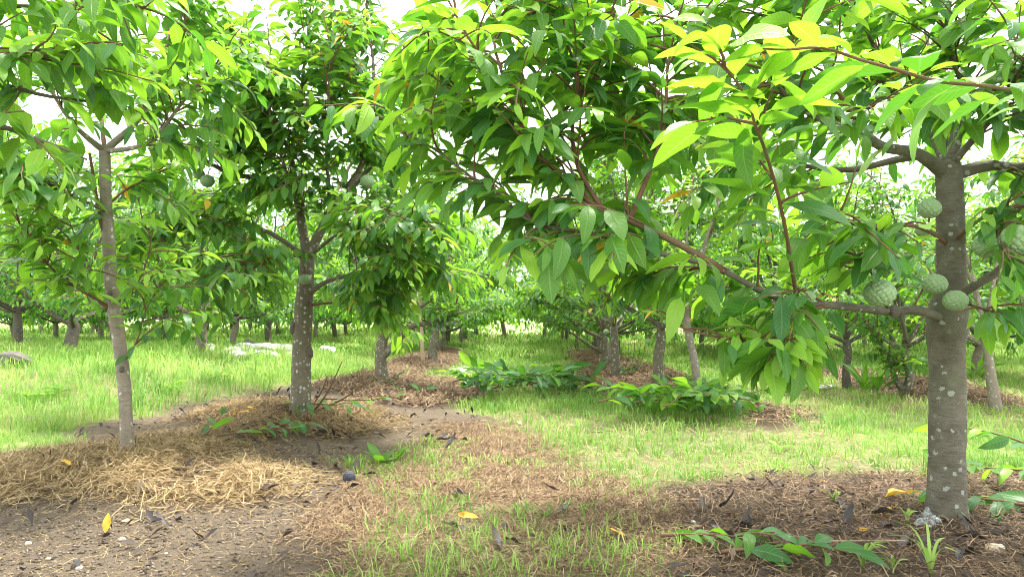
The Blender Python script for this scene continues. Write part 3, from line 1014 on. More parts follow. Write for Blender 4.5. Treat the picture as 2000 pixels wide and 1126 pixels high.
for (t, px_, py_, rad) in CLEAR:
    lv = t.LV
    c = np.einsum('nij,vj->nvi', lv.R, np.array([(0, q_, -.2 * q_) for q_ in (.2, .5, .8, 1.)])) + lv.p[:, None, :]
    ax, ay, az_ = project(c)
    hit = (np.hypot(ax - px_, ay - py_) < rad).any(1)
    keep = ~hit
    t.twigs = [w for w in t.twigs if not (np.hypot(*(np.array(project(w[0])[:2]) - np.array([[px_], [py_]]))) < rad * .8).any()]
    for nm in ('p', 'd', 'n', 'L', 'a', 'k', 'r', 'R'):
        setattr(lv, nm, getattr(lv, nm)[keep])
CELL = 8
zb = np.full((2000 // CELL + 1, 1130 // CELL + 1), 1e9)
samp = []
for (t, *_r) in TREES:
    lv = t.LV
    s_l = np.array([(x, yy, -.15 * yy) for yy in (.15, .35, .55, .75, .92) for x in (-.12, 0, .12)])
    w = np.einsum('nij,vj->nvi', lv.R, s_l) + lv.p[:, None, :]
    px, py, z = project(w)
    ok = (px >= 0) & (px < 2000) & (py >= 0) & (py < 1126) & (z > .2)
    cx, cy = np.clip(px // CELL, 0, zb.shape[0] - 1).astype(int), np.clip(py // CELL, 0, zb.shape[1] - 1).astype(int)
    np.minimum.at(zb, (cx[ok], cy[ok]), z[ok])
    samp.append((cx, cy, z, ok))
for (t, *_r), (cx, cy, z, ok) in zip(TREES, samp):
    vis = (ok & (z <= zb[cx, cy] + .03)).mean(1)
    t.score = vis * (t.LV.L / np.maximum(z.mean(1), .3)) ** 2

TREE_OBJS = []


def build_tree(t, name, label, group, count, shapes):
    root = empty(name, t.base)
    tag(root, label, 'tree', 'custard apple trees')
    B = t.base
    g = Bag()
    tp, trr = t.trunk
    n = len(tp)
    flare = 1 + .28 * np.exp(-np.linspace(0, 1, n) * n * .18)
    v, tt, uv = tube(tp - B, trr * flare, 20, .09, B[0] * 3)
    g.add(v, tt, uv)
    trunk = obj('trunk', g.mesh('trunk', t.bark), root)
    for kp, kr in t.knots:
        a = np.random.default_rng(int(abs(kp[0]) * 1000))
        vv, tt = ico(2)
        nz = 1 + .3 * (vn(vv[:, 0] * 2 + 9, vv[:, 1] * 2 + vv[:, 2] * 2.3 + 9, 44) - .5)
        obj('knot', mk_mesh('knot', vv * nz[:, None] * (kr * .85, kr * .8, kr * 1.15) + (kp - B), tt, B_LIMB, np.zeros((len(vv), 2))), trunk)
    for (q, r) in t.limbs:
        kk = 10 if r[0] > .012 else 7
        v, tt, uv = tube(q - B, r, kk, .12, q[0][0] * 7)
        obj('branch', mk_mesh('branch', v, tt, (t.bark if r[0] > .012 else B_TWIG), uv), root)
    if t.twigs:
        g = Bag()
        for (q, r0, r1) in t.twigs:
            g.add(*tube(q - B, np.linspace(r0, r1, len(q)), 5, 0, 0, False))
        tag(obj('twigs', g.mesh('twigs', B_TWIG), root), kind='stuff')
    lv = t.LV
    order = np.argsort(-t.score)
    pick = [i for i in order[:count] if t.score[i] > 0]
    rest = np.setdiff1d(np.arange(len(lv.L)), pick)
    for i in pick:
        M = Matrix.Identity(4)
        R = lv.R[i]
        for a in range(3):
            for b_ in range(3):
                M[a][b_] = R[a, b_]
            M[a][3] = lv.p[i, a] - B[a]
        obj('leaf', LEAF_ME[(int(lv.k[i]), int(lv.a[i]))], root, M)
    if len(rest):
        tag(obj('foliage', lv.mesh('foliage', rest, shapes, B, LEAF_MATS), root), kind='stuff')
    TREE_OBJS.append(root)
    return root


def ico(sub):
    p = (1 + 5 ** .5) / 2
    v = [(-1, p, 0), (1, p, 0), (-1, -p, 0), (1, -p, 0), (0, -1, p), (0, 1, p), (0, -1, -p), (0, 1, -p), (p, 0, -1), (p, 0, 1), (-p, 0, -1), (-p, 0, 1)]
    v = [Vector(q).normalized() for q in v]
    f = [(0, 11, 5), (0, 5, 1), (0, 1, 7), (0, 7, 10), (0, 10, 11), (1, 5, 9), (5, 11, 4), (11, 10, 2), (10, 7, 6), (7, 1, 8), (3, 9, 4), (3, 4, 2), (3, 2, 6),
         (3, 6, 8), (3, 8, 9), (4, 9, 5), (2, 4, 11), (6, 2, 10), (8, 6, 7), (9, 8, 1)]
    for _ in range(sub):
        c, nf = {}, []

        def mid(a, b):
            k = (min(a, b), max(a, b))
            if k not in c:
                v.append(((v[a] + v[b]) / 2).normalized())
                c[k] = len(v) - 1
            return c[k]
        for a, b, d in f:
            ab, bd, da = mid(a, b), mid(b, d), mid(d, a)
            nf += [(a, ab, da), (b, bd, ab), (d, da, bd), (ab, bd, da)]
        f = nf
    return np.array([tuple(q) for q in v]), np.array(f)


for rec in TREES:
    build_tree(*rec)

# ------------------------------------------------------------------ trees farther down the rows: five kinds, copied
LIB = []
rng = np.random.default_rng(77)
for k in range(5):
    t = auto_tree(0, 0, 0, .5 + .06 * k, 1.65, 3.0 + .12 * k, '', [B_MID, B_PALE, B_LIMB, B_MID, B_HERO][k], lean=.06 * (k - 2), n=12, twigs=11, L=.175, count=0,
                  base=(0, 0, 0), r0=.028, spacing=.042, sub=.5)
    t.set_trunk(t.trunk[0], np.linspace(.062, .048, len(t.trunk[0])))
    t.LV.pack()
    g = Bag()
    g.add(*tube(t.trunk[0], t.trunk[1], 10, .1, k))
    tm = g.mesh('trunk', t.bark)
    bms = []
    for (q, r) in t.limbs:
        bms.append(mk_mesh('branch', *(lambda a: (a[0], a[1], B_LIMB, a[2]))(tube(q, r, 6, .1, k))))
    fm = t.LV.mesh('foliage', np.arange(len(t.LV.L)), LO, np.zeros(3), LEAF_MATS)
    LIB.append((tm, bms, fm))

FAR_N = 0


def far_tree(x, y, s, label, group):
    global FAR_N
    tm, bms, fm = LIB[FAR_N % 5]
    FAR_N += 1
    root = empty('custard_apple_tree', (x, y, float(H(x, y)) - .02))
    root.rotation_euler = (0, 0, rng.random() * 6.28)
    root.scale = (s, s, s * rng.uniform(.92, 1.06))
    tag(root, label, 'tree', group)
    obj('trunk', tm, root)
    for b in bms:
        obj('branch', b, root)
    tag(obj('foliage', fm, root), kind='stuff')


taken = [tuple(r[0].base[:2]) for r in TREES]


def free(x, y, d):
    return all((x - a) ** 2 + (y - b) ** 2 > d * d for a, b in taken)


ORD = ['first', 'second', 'third', 'fourth', 'fifth', 'sixth', 'seventh', 'eighth', 'ninth', 'tenth', 'eleventh', 'twelfth', 'thirteenth', 'fourteenth', 'fifteenth',
       'sixteenth']
rowdef = [(-1.62, 10.9, 24, 1.75, 'the alley row of the lichen spotted tree', 4),
          (1.4, 10.2, 24, 1.7, 'the alley row of the thick mottled trunk', 5),
          (3.9, 8.8, 22, 2.0, 'the row on the low brown bed', 3),
          (6.3, 8.0, 22, 2.1, 'the row just beyond the right hand lawn', 0),
          (8.8, 10, 24, 2.4, 'the second row beyond the right hand lawn', 0),
          (11.4, 13, 24, 2.6, 'the third row beyond the right hand lawn', 0),
          (14.2, 17, 26, 2.8, 'the fourth row beyond the right hand lawn', 0),
          (-4.6, 12.6, 24, 2.0, 'the row behind the pale rubble', 0),
          (-7.2, 10.8, 24, 2.2, 'the second row behind the pale rubble', 0),
          (-9.8, 13, 24, 2.4, 'the third row behind the pale rubble', 0),
          (-12.5, 16, 26, 2.6, 'the fourth row behind the pale rubble', 0),
          (-15.5, 20, 26, 2.8, 'the fifth row behind the pale rubble', 0)]
for (x0, y0, y1, dy, lab, cnt) in rowdef:
    y = y0
    while y < y1:
        x = x0 + rng.normal(0, .22)
        yy = y + rng.normal(0, .25)
        if abs(x) < yy * .78 + 1.2 and free(x, yy, 1.3):
            taken.append((x, yy))
            far_tree(x, yy, rng.uniform(.88, 1.1), '%s tree from the near end of %s' % (ORD[cnt], lab), 'trees farther down the rows')
            cnt += 1
        y += dy
# the orchard goes on: rows across the end of the alley
for r_, (yr, lab) in enumerate(((26.5, 'the leafy row closing the end of the alley'), (29.5, 'the second row closing the end of the alley'))):
    for k in range(14):
        x = -18 + k * 2.75 + r_ * 1.3 + rng.normal(0, .3)
        far_tree(x, yr + rng.normal(0, .4), rng.uniform(1.15, 1.4), 'tree in ' + lab, 'trees closing the far end %d' % (r_ + 1))
# beyond them the orchard reads as one green mass
rng = np.random.default_rng(9)
lv = Leaves()
nb_ = 16000
bx = rng.uniform(-30, 30, nb_)
bz = rng.random(nb_) ** .9 * (2.9 + 1.2 * vn(bx * .35, bx * 0 + 3, 81) + .5 * vn(bx * 1.5, bx * 0 + 3, 82))
by = 33 + rng.uniform(-1, 1, nb_) * 1.4 + .8 * vn(bx * .8, bz * 1.2, 83)
lv.add(np.stack([bx, by, bz + .1], 1), rng.normal(0, 1, (nb_, 3)) + (0, -.5, -.2), UP + rng.normal(0, .5, (nb_, 3)) + (0, -.4, 0), rng.uniform(.25, .42, nb_),
       np.where(rng.random(nb_) < .2, 2, np.where(rng.random(nb_) < .6, 1, 0)))
lv.pack()
tag(obj('distant_orchard', lv.mesh('distant_orchard', np.arange(nb_), LO, np.zeros(3), LEAF_MATS)), 'far off mass of orchard foliage beyond the last rows', 'trees', kind='stuff')

# ------------------------------------------------------------------ fruit
def fruit_mesh(name, sub, mat, nb=95, amp=.16):
    v, t = ico(sub)
    i = np.arange(nb) + .5
    ph = np.arccos(1 - 2 * i / nb)
    th = np.pi * (1 + 5 ** .5) * i
    c = np.stack([np.cos(th) * np.sin(ph), np.sin(th) * np.sin(ph), np.cos(ph)], 1)
    c = unit(c + rng.normal(0, .03, c.shape))
    d = np.sort(np.arccos(np.clip(v @ c.T, -1, 1)), 1)
    cell = 2 * math.sqrt(1.0 / nb) * .95
    edge = np.clip((d[:, 1] - d[:, 0]) / cell, 0, 1)
    hgt = sm(0, .42, edge)
    w = v * (1 - amp + amp * hgt)[:, None]
    w[:, 2] *= .94
    w *= (1 - .10 * np.clip(-v[:, 2:3], 0, 1))
    return mk_mesh(name, w, t, mat, np.zeros((len(v), 2)), hgt)


def fruit_mat(name, lo, hi, sp):
    k = N(name)
    a = k.attr('rnd').outputs['Fac']
    co = k.new('TexCoord').outputs['Object']
    n = k.noise(co, 3, 4)
    c = k.mix(a, lo, hi)
    c = k.mix(k.math('MULTIPLY', k.rng(n, .45, .7), .5), c, sp)
    f = k.noise(co, 14, 4)
    return k.done(k.bsdf(c, .6, k.bump(f, .15, .02), .3))


FM_G = fruit_mat('fruit_green', (.33, .42, .23), (.22, .345, .165), (.33, .41, .25))
FM_Y = fruit_mat('fruit_ripe', (.30, .26, .07), (.36, .33, .10), (.26, .30, .10))
FM_D = fruit_mat('fruit_rotten', (.10, .10, .12), (.03, .033, .05), (.16, .17, .21))
F_HI = fruit_mesh('fruit', 4, FM_G)
F_HI2 = fruit_mesh('fruit', 4, FM_G, 80, .18)
F_Y = fruit_mesh('fruit', 4, FM_Y, 90, .15)
F_D = fruit_mesh('fruit', 4, FM_D, 85, .17)


def hang_fruit(px, py, dia, tr, label, me=None, group=None, near=.06, depth=None, tilt=0.3):
    sk = np.vstack(tr.skel)
    sx, sy, sz = project(sk)
    j = int(np.argmin((sx - px) ** 2 + (sy - py + dia * .4) ** 2))
    Yd = sk[j][1] - near if depth is None else depth
    c = P(px, py, Yd)
    r = dia / 2 / F * Yd
    j = int(np.argmin(np.sum((sk - (c + UP * r)) ** 2, 1)))
    root = empty('custard_apple', c)
    tag(root, label, 'fruit', group)
    M = Matrix.Rotation(random.random() * 6, 4, 'Z') @ Matrix.Rotation(random.uniform(-tilt, tilt), 4, 'X') @ Matrix.Diagonal((r, r, r, 1))
    obj('fruit_body', me or random.choice([F_HI, F_HI2]), root, M)
    top = np.array((0, 0, r * .6))
    end = sk[j] - c
    m = (top + end) / 2 + UP * .01 * (1 if end[2] < r else 0)
    q = smooth_poly([top, top + (end - top) * .35 + UP * r * .5, m + UP * r * .2, end], 9)
    v, t, uv = tube(q, np.linspace(.0035, .0028, 9), 6)
    obj('stalk', mk_mesh('stalk', v, t, B_TWIG, uv), root)


hang_fruit(1718, 573, 60, tR, 'pale green knobbly custard apple resting on the low bough', F_HI, near=.05)
hang_fruit(1826, 556, 46, tR, 'green custard apple behind the grey bough, beside the thick mottled trunk', near=-.01, depth=DR - .16)
hang_fruit(1866, 588, 46, tR, 'green custard apple hanging under the grey bough in front of the thick trunk', depth=DR - .2)
hang_fruit(1987, 470, 66, tR, 'large green custard apple sitting on the rising end of the grey bough', F_HI2, near=.03)
hang_fruit(1928, 482, 52, tR, 'dusky green custard apple beside a larger one above the grey bough', near=-.02)
hang_fruit(1815, 408, 44, tR, 'dark green custard apple high against the thick mottled trunk', depth=DR - .12)
hang_fruit(1803, 450, 30, tR, 'small green custard apple just below another at the thick trunk', depth=DR - .10)
hang_fruit(1580, 580, 26, tR, 'half hidden green custard apple where the low bough turns reddish', near=.02)
hang_fruit(405, 354, 28, tC, 'green custard apple, lower one of a pair on a dark limb', depth=DC - .32)
hang_fruit(388, 340, 24, tC, 'green custard apple, upper one of a pair on a dark limb', depth=DC - .28)
hang_fruit(717, 354, 28, tC, 'round green custard apple beside the upper fork of the lichen spotted tree', depth=DC - .3)
hang_fruit(596, 546, 24, tC, 'green custard apple growing straight on the lichen spotted trunk', depth=DC - .08)
hang_fruit(725, 534, 14, tC, 'small custard apple under the arching side limb', depth=DC - .12)
hang_fruit(802, 597, 27, t3, 'ripe yellowish custard apple above the low side limb', F_Y, depth=t3.base[1] - .25)
hang_fruit(848, 642, 13, t3, 'small unripe fruit beneath the low side limb', depth=t3.base[1] - .1, group='small unripe fruits')
hang_fruit(866, 643, 12, t3, 'small unripe fruit beneath the low side limb', depth=t3.base[1] - .1, group='small unripe fruits')
hang_fruit(735, 641, 12, t3, 'small unripe fruit beside the stem of the forked tree', depth=t3.base[1] - .1)
hang_fruit(1184, 648, 12, t6, 'small unripe fruit over the brown mulch bed', depth=t6.base[1] - .2)
hang_fruit(1265, 666, 12, t5, 'small unripe fruit beside the straight mossy trunk', depth=t5.base[1] - .1)


# ------------------------------------------------------------------ grass, straw, clods: uncountable stuff
def blades(x, y, h, w, lean, rnd, az=None):
    """curved grass blades, 5 verts and 3 triangles each"""
    n = len(x)
    az = rng.uniform(0, 2 * np.pi, n) if az is None else az
    dx, dy = np.cos(az), np.sin(az)
    z = H(x, y) - .004
    b = np.stack([x, y, z], 1)
    fw = az + rng.uniform(-.6, .6, n) + np.pi / 2
    s = np.stack([np.cos(fw), np.sin(fw), np.zeros(n)], 1) * (w / 2)[:, None]
    d = np.stack([dx, dy, np.zeros(n)], 1)
    m = b + d * (h * lean * .4)[:, None] + UP * (h * .62)[:, None]
    tp = b + d * (h * lean * 1.15)[:, None] + UP * (h * np.clip(1 - .35 * lean, .3, 1))[:, None]
    v = np.stack([b - s, b + s, m - s * .8, m + s * .8, tp], 1).reshape(-1, 3)
    o = (np.arange(n) * 5)[:, None]
    t = np.concatenate([o + np.array((0, 1, 3)), o + np.array((0, 3, 2)), o + np.array((2, 3, 4))])
    return v, t, np.repeat(rnd, 5)


rng = np.random.default_rng(123)
gb = Bag()
for (y0, y1, dens, hh, ww) in ((1.2, 2.6, 3800, .052, .0032), (2.6, 4.6, 3200, .052, .0038), (4.6, 8.0, 1500, .07, .0052), (8.0, 13.0, 620, .095, .009),
                               (13, 21, 190, .13, .018), (21, 33, 45, .2, .04)):
    area = (y1 - y0) * ((y0 + y1) / 2 * .76 + .4) * 2
    nt_ = int(area * dens / 7)
    yy = np.sqrt(rng.uniform(y0 ** 2, y1 ** 2, nt_))
    xx = rng.uniform(-1, 1, nt_) * (yy * .76 + .4)
    d = at_map(GRASS, xx, yy)
    keep = rng.random(nt_) < d ** 1.3
    xx, yy = xx[keep], yy[keep]
    k = rng.integers(4, 11, len(xx))
    tx, ty = np.repeat(xx, k), np.repeat(yy, k)
    spread = .022 * (1 + (y0 > 4) * 1.2 + (y0 > 12) * 3)
    n = len(tx)
    az = rng.uniform(0, 2 * np.pi, n)
    rad = np.abs(rng.normal(0, spread, n))
    bx, by = tx + np.cos(az) * rad, ty + np.sin(az) * rad
    lush = 1 + 1.1 * sm(1.9, 3.0, -bx) * sm(4.2, 5.2, by) * (1 - sm(10, 14, by)) + .35 * sm(0.3, 0.8, vn(bx * 1.3, by * 1.3, 50))
    h = hh * lush * rng.uniform(.45, 1.35, n)
    tone = np.clip(.36 + .5 * (vn(bx * .9, by * .9, 51) - .5) + .55 * (vn(bx * 3.1, by * 3.1, 52) - .5) + rng.normal(0, .17, n)
                   + .30 * at_map(mixed, bx, by) * rng.random(n), 0, 1)
    v, t, r = blades(bx, by, h, ww * rng.uniform(.6, 1.4, n), rng.uniform(.15, 1.25, n), tone, az)
    gb.add(v, t, None, r)
tag(obj('grass', gb.mesh('grass', M_GRASS)), 'short green grass carpeting the alley and lawns between the tree rows', 'grass', kind='stuff')


def strands(x, y, ln, w, lift, rnd, curl=.6, flat=.15):
    """bent dry stalks lying on the ground, 4 points, 6 triangles each"""
    n = len(x)
    az = rng.uniform(0, 2 * np.pi, n)
    c = rng.normal(0, curl, n)
    px, py = [x], [y]
    for i in range(3):
        a = az + c * i
        px.append(px[-1] + np.cos(a) * ln / 3)
        py.append(py[-1] + np.sin(a) * ln / 3)
    px, py = np.stack(px, 1), np.stack(py, 1)
    zz = H(px, py) + lift[:, None] * (1 + flat * rng.normal(0, 1, (n, 4))) + np.abs(rng.normal(0, .004, (n, 4))) + .002
    zz[:, 1] += np.abs(rng.normal(0, flat * .09, n)) * ln / .1
    p = np.stack([px, py, zz], -1)
    a = az[:, None] + c[:, None] * np.arange(4) + np.pi / 2
    s = np.stack([np.cos(a) * .8, np.sin(a) * .8, rng.uniform(-.8, .8, (n, 4))], -1) * (w / 2)[:, None, None]
    v = np.stack([p - s, p + s], 2).reshape(-1, 3)
    o = (np.arange(n) * 8)[:, None]
    t = np.concatenate([o + np.array(q) for i in range(3) for q in ((2 * i, 2 * i + 1, 2 * i + 3), (2 * i, 2 * i + 3, 2 * i + 2))])
    return v, t, np.repeat(rnd, 8)


def scatter(mask, n, x0, x1, y0, y1, power=1.0):
    xs, ys_ = [], []
    got = 0
    while got < n:
        x, y = rng.uniform(x0, x1, n * 2), rng.uniform(y0, y1, n * 2)
        k = rng.random(n * 2) < at_map(mask, x, y) ** power
        xs.append(x[k])
        ys_.append(y[k])
        got += k.sum()
        if not k.any():
            break
    return np.concatenate(xs)[:n], np.concatenate(ys_)[:n]


def straw_obj(name, mask, n, box, ln, w, pile, mat, label, bias=0.0, curl=.6, power=1.0):
    x, y = scatter(mask, n, *box, power)
    m = at_map(mask, x, y)
    n = len(x)
    r = np.clip(rng.beta(2, 1.6, n) + bias, 0, 1)
    v, t, r = strands(x, y, rng.uniform(*ln, n), rng.uniform(*w, n), rng.random(n) ** 1.5 * pile * m, r, curl)
    tag(obj(name, mk_mesh(name, v, t, mat, None, r)), label, 'straw', kind='stuff')


straw_obj('straw', strawL * np.clip(.18 + 1.1 * sm(.38, .62, vn(XX * 3, YY * 3, 71)) * strawL, 0, 1), 13000, (-4.5, 0.2, 2.4, 4.8), (.06, .2), (.0018, .0036), .05, M_STRAW, 'golden dry straw heaped round the slender pale young tree')
straw_obj('straw', np.clip(strawC, 0, 1), 7000, (-3, 0, 4, 7), (.06, .18), (.002, .004), .06, M_STRAW, 'dry straw and dark scraps round the lichen spotted trunk', -.12)
straw_obj('dry_mulch', np.clip(hayC + beds + heap_r, 0, 1), 26000, (-3, 5, 5, 15), (.07, .2), (.003, .007), .06, M_HAY, 'reddish brown dry mulch along the raised tree beds', 0.05)
straw_obj('dead_grass', np.clip(mixed * (1 - .6 * patch), 0, 1), 34000, (-2, 3, 1.2, 5.2), (.03, .11), (.0014, .0028), .012, M_HAY, 'brown dead grass thatch between the green tufts', .1, .9)
straw_obj('dead_grass', np.clip(bare2 + .2 * mixed, 0, 1), 9000, (.3, 4, 1.4, 3.6), (.03, .13), (.0014, .003), .025, M_HAY, 'dry stalks over the dark soil at the thick mottled trunk', .0, .9)
straw_obj('dead_grass', np.clip(bare - strawL, 0, 1), 5000, (-3, .3, 1.4, 5.5), (.02, .09), (.001, .0022), .004, M_STRAW, 'thin pale stalks strewn over the bare soil', -.1, .9)
straw_obj('dead_grass', np.clip((1 - dry) * 2 * (1 - soilm), 0, 1), 9000, (-5, 6, 3.2, 9.5), (.04, .12), (.002, .004), .03, M_STRAW, 'bleached dead blades lying through the lawn', .15, .8)


def clods(mask, n, box, size, mat, name, label, cat, power=1.0):
    x, y = scatter(mask, n, *box, power)
    n = len(x)
    o8 = np.array(((1, 0, 0), (-1, 0, 0), (0, 1, 0), (0, -1, 0), (0, 0, 1), (0, 0, -1)), float)
    f8 = np.array(((0, 2, 4), (2, 1, 4), (1, 3, 4), (3, 0, 4), (2, 0, 5), (1, 2, 5), (3, 1, 5), (0, 3, 5)))
    s = size[0] * (size[1] / size[0]) ** (rng.random(n) ** 2.2)
    w = o8[None] * s[:, None, None] * rng.uniform(.5, 1.2, (n, 6, 1)) * (1, 1, .7)
    a = rng.uniform(0, 6.28, n)
    ca_, sa_ = np.cos(a)[:, None], np.sin(a)[:, None]
    w = np.stack([w[..., 0] * ca_ - w[..., 1] * sa_, w[..., 0] * sa_ + w[..., 1] * ca_, w[..., 2]], -1)
    w += np.stack([x, y, H(x, y) + s * .15], 1)[:, None, :]
    t = (f8[None] + (np.arange(n) * 6)[:, None, None]).reshape(-1, 3)
    tag(obj(name, mk_mesh(name, w.reshape(-1, 3), t, mat, None, np.repeat(rng.beta(2, 2, n), 6), smooth=False)), label, cat, kind='stuff')


clods(np.clip(bare - .6 * strawL, 0, 1), 24000, (-2.8, .4, 1.3, 4.2), (.0018, .010), M_CLOD, 'soil_crumbs', 'grey brown soil crumbs on the bare ground', 'soil')
clods(bare2, 9000, (.4, 3.2, 1.5, 3.2), (.0018, .011), M_CLOD, 'soil_crumbs', 'dark soil crumbs round the thick mottled trunk', 'soil')


def flakes(mask, n, box, size, name, label):
    """broken leaf scraps: bent diamonds"""
    x, y = scatter(mask, n, *box, 1.0)
    n = len(x)
    s = rng.uniform(*size, n)
    a = rng.uniform(0, 6.28, n)
    tl = rng.normal(0, .5, (n, 2))
    b = np.array(((0, -1, 0), (.42, 0, .22), (0, 1, 0), (-.42, 0, .22), (0, 0, 0)), float)
    w = b[None] * s[:, None, None]
    w = np.stack([w[..., 0] * np.cos(a)[:, None] - w[..., 1] * np.sin(a)[:, None], w[..., 0] * np.sin(a)[:, None] + w[..., 1] * np.cos(a)[:, None],
                  w[..., 2] + w[..., 0] * tl[:, :1] + w[..., 1] * tl[:, 1:]], -1)
    w[..., 2] -= w[..., 2].min(1, keepdims=True)
    w += np.stack([x, y, H(x, y) + .001 + rng.random(n) * .012], 1)[:, None, :]
    f = np.array(((0, 1, 4), (1, 2, 4), (2, 3, 4), (3, 0, 4)))
    t = (f[None] + (np.arange(n) * 5)[:, None, None]).reshape(-1, 3)
    tag(obj(name, mk_mesh(name, w.reshape(-1, 3), t, M_LITTER, None, np.repeat(rng.beta(1.6, 2, n), 5))), label, 'leaf litter', kind='stuff')


flakes(bare2 * (.25 + .75 * patch), 1500, (.4, 3.6, 1.5, 3.6), (.005, .02), 'leaf_litter', 'dark broken leaf scraps round the thick mottled trunk')
flakes(np.clip(strawC + hayC + .15 * bare, 0, 1), 2600, (-3, .2, 2.2, 8), (.008, .03), 'leaf_litter', 'dark leaf scraps under the lichen spotted tree')

# ------------------------------------------------------------------ things lying on the ground
def ground_frame(px, py, size, az, tilt=(0, 0), lift=.004, scale=None):
    p = G(px, py)
    e = .03
    nx = (float(H(p[0] + e, p[1])) - float(H(p[0] - e, p[1]))) / (2 * e)
    ny = (float(H(p[0], p[1] + e)) - float(H(p[0], p[1] - e))) / (2 * e)
    n = Vector((-nx, -ny, 1)).normalized()
    q = Vector((0, 0, 1)).rotation_difference(n).to_matrix().to_4x4()
    M = Matrix.Translation((p[0], p[1], p[2] + lift)) @ q @ Matrix.Rotation(az, 4, 'Z') @ Matrix.Rotation(tilt[0], 4, 'X') @ Matrix.Rotation(tilt[1], 4, 'Y')
    return M @ Matrix.Diagonal((size, size, size, 1))


def fallen(px, py, size, kind, label, az=None, tilt=None, group=None, lift=.008):
    az = random.uniform(0, 6.28) if az is None else az
    tilt = (random.uniform(-.15, .35), random.uniform(-.4, .4)) if tilt is None else tilt
    o = obj('fallen_leaf', LEAF_ME[(kind, random.randrange(NVAR))] if isinstance(kind, str) else LEAF_ME[(random.randrange(NVAR), kind)])
    o.matrix_basis = ground_frame(px, py, size, az, tilt, lift)
    return tag(o, label, 'leaf', group)


LEN = {'yel': .10, 'dry': .12, 'tan': .08}
for (px, py, s, lab, az) in ((140, 934, .075, 'bright yellow fallen leaf on the left edge of the golden straw', 1.2),
                             (385, 884, .085, 'orange yellow fallen leaf beside upright green leaves on the straw', 1.5),
                             (478, 876, .06, 'small yellow fallen leaf among cut green leaves on the straw', .3),
                             (522, 864, .06, 'orange fallen leaf under the cut green sprig', 1.4),
                             (640, 898, .07, 'orange fallen leaf alone on bare soil', 1.1),
                             (468, 820, .09, 'orange leaf on the mulch left of the lichen spotted trunk', 1.0),
                             (490, 822, .09, 'second orange leaf in the mulch left of the lichen spotted trunk', 1.6),
                             (505, 817, .08, 'third orange leaf in the mulch left of the lichen spotted trunk', 2.2),
                             (938, 1018, .085, 'bright yellow fallen leaf in the foreground grass', 1.45),
                             (1225, 1054, .07, 'dull tan yellow leaf in the foreground grass', 1.6),
                             (1722, 982, .17, 'long olive yellow fallen leaf before the thick mottled trunk', -1.3),
                             (1750, 998, .11, 'brown edged yellow leaf crossing the long olive one', 2.2),
                             (1700, 1040, .09, 'bright yellow leaf on dark litter', 1.55),
                             (1745, 1022, .055, 'small pale yellow leaf on dark litter', 1.2),
                             (1545, 983, .035, 'tiny orange leaf scrap in the straw by the dark soil', .8),
                             (1418, 974, .03, 'tiny orange scrap on grey soil', .8),
                             (1615, 945, .05, 'orange leaf at the grass edge of the dark soil', .6),
                             (1808, 935, .045, 'orange leaf at the left side of the thick mottled trunk', .9),
                             (925, 862, .06, 'orange brown leaf on the thin soil of the alley mouth', 1.6),
                             (1025, 857, .06, 'yellow leaf in thin grass of the alley mouth', 1.1),
                             (1250, 744, .1, 'yellow leaf on the brown mulch bed', 1.3),
                             (1410, 770, .09, 'yellow leaf at the foot of the leaning pale trunk', 1.3),
                             (205, 1052, .075, 'pale yellow fallen leaf standing upright on bare soil', .2)):
    up_ = (1.15, .2) if px == 205 else None
    gp = G(px, py)
    pile = .045 * max(float(at_map(strawL, gp[0], gp[1])), float(at_map(strawC, gp[0], gp[1])))
    o = fallen(px, py, s, 'yel', lab, az, up_, lift=.014 + pile)
fallen(258, 1022, .085, 'tan', 'pale tan crumpled leaf on bare soil', 1.4)
fallen(1020, 830, .09, 'tan', 'pale tan leaf near the cut branches', .4)
# pieces of the dark curled leaves
DARK = [(137, 955), (140, 985), (65, 973), (110, 965), (330, 962), (400, 968), (490, 965), (500, 975), (480, 985), (672, 992), (590, 935), (560, 928), (610, 945),
        (585, 952), (365, 1020), (330, 1030), (280, 1028), (45, 1115), (160, 1110), (285, 1112), (500, 1118), (640, 960), (668, 918), (690, 925), (705, 930), (560, 820),
        (540, 830), (580, 840), (640, 850), (690, 860), (730, 845), (850, 850), (870, 855), (900, 862), (840, 862), (870, 880), (905, 905), (770, 815), (800, 812)]
DARK += [(1440, 1035), (1470, 1030), (1490, 1040), (1510, 1035), (1440, 1060), (1420, 1045), (1400, 1000), (1380, 1005), (1360, 1000), (1600, 1030), (1620, 1035),
         (1640, 1030), (1680, 1030), (1720, 1035), (1480, 940), (1510, 950), (1530, 955), (1590, 950), (1660, 1000), (1690, 1010), (1780, 1055), (1770, 1040), (1900, 1030),
         (1920, 1040), (1900, 1050), (1940, 1060), (1870, 1075), (1560, 1100), (1540, 1095), (1580, 1090), (1760, 1070), (1880, 1110), (1960, 1080), (1830, 1090)]
DARK += [(985, 1075), (1030, 1068), (920, 1040), (975, 1030), (1085, 1010), (1120, 1045), (880, 970), (1100, 960), (1300, 1115), (1320, 1120), (950, 935), (1010, 915)]
for (px, py) in DARK:
    left = px < 900
    kd = 'dark shrivelled fallen leaf on the bare soil and straw' if left else (
        'dark curled fallen leaf in the litter round the thick mottled trunk' if px > 1240 and py > 920 else 'dark fallen leaf among the foreground grass')
    grp = 'dark fallen leaves on soil' if left else ('dark litter leaves' if px > 1240 and py > 920 else 'dark leaves in grass')
    fallen(px + random.uniform(-6, 6), py + random.uniform(-4, 4), random.uniform(.07, .125) * (1.3 if py < 900 else 1), 'dry', kd, group=grp, lift=.01)

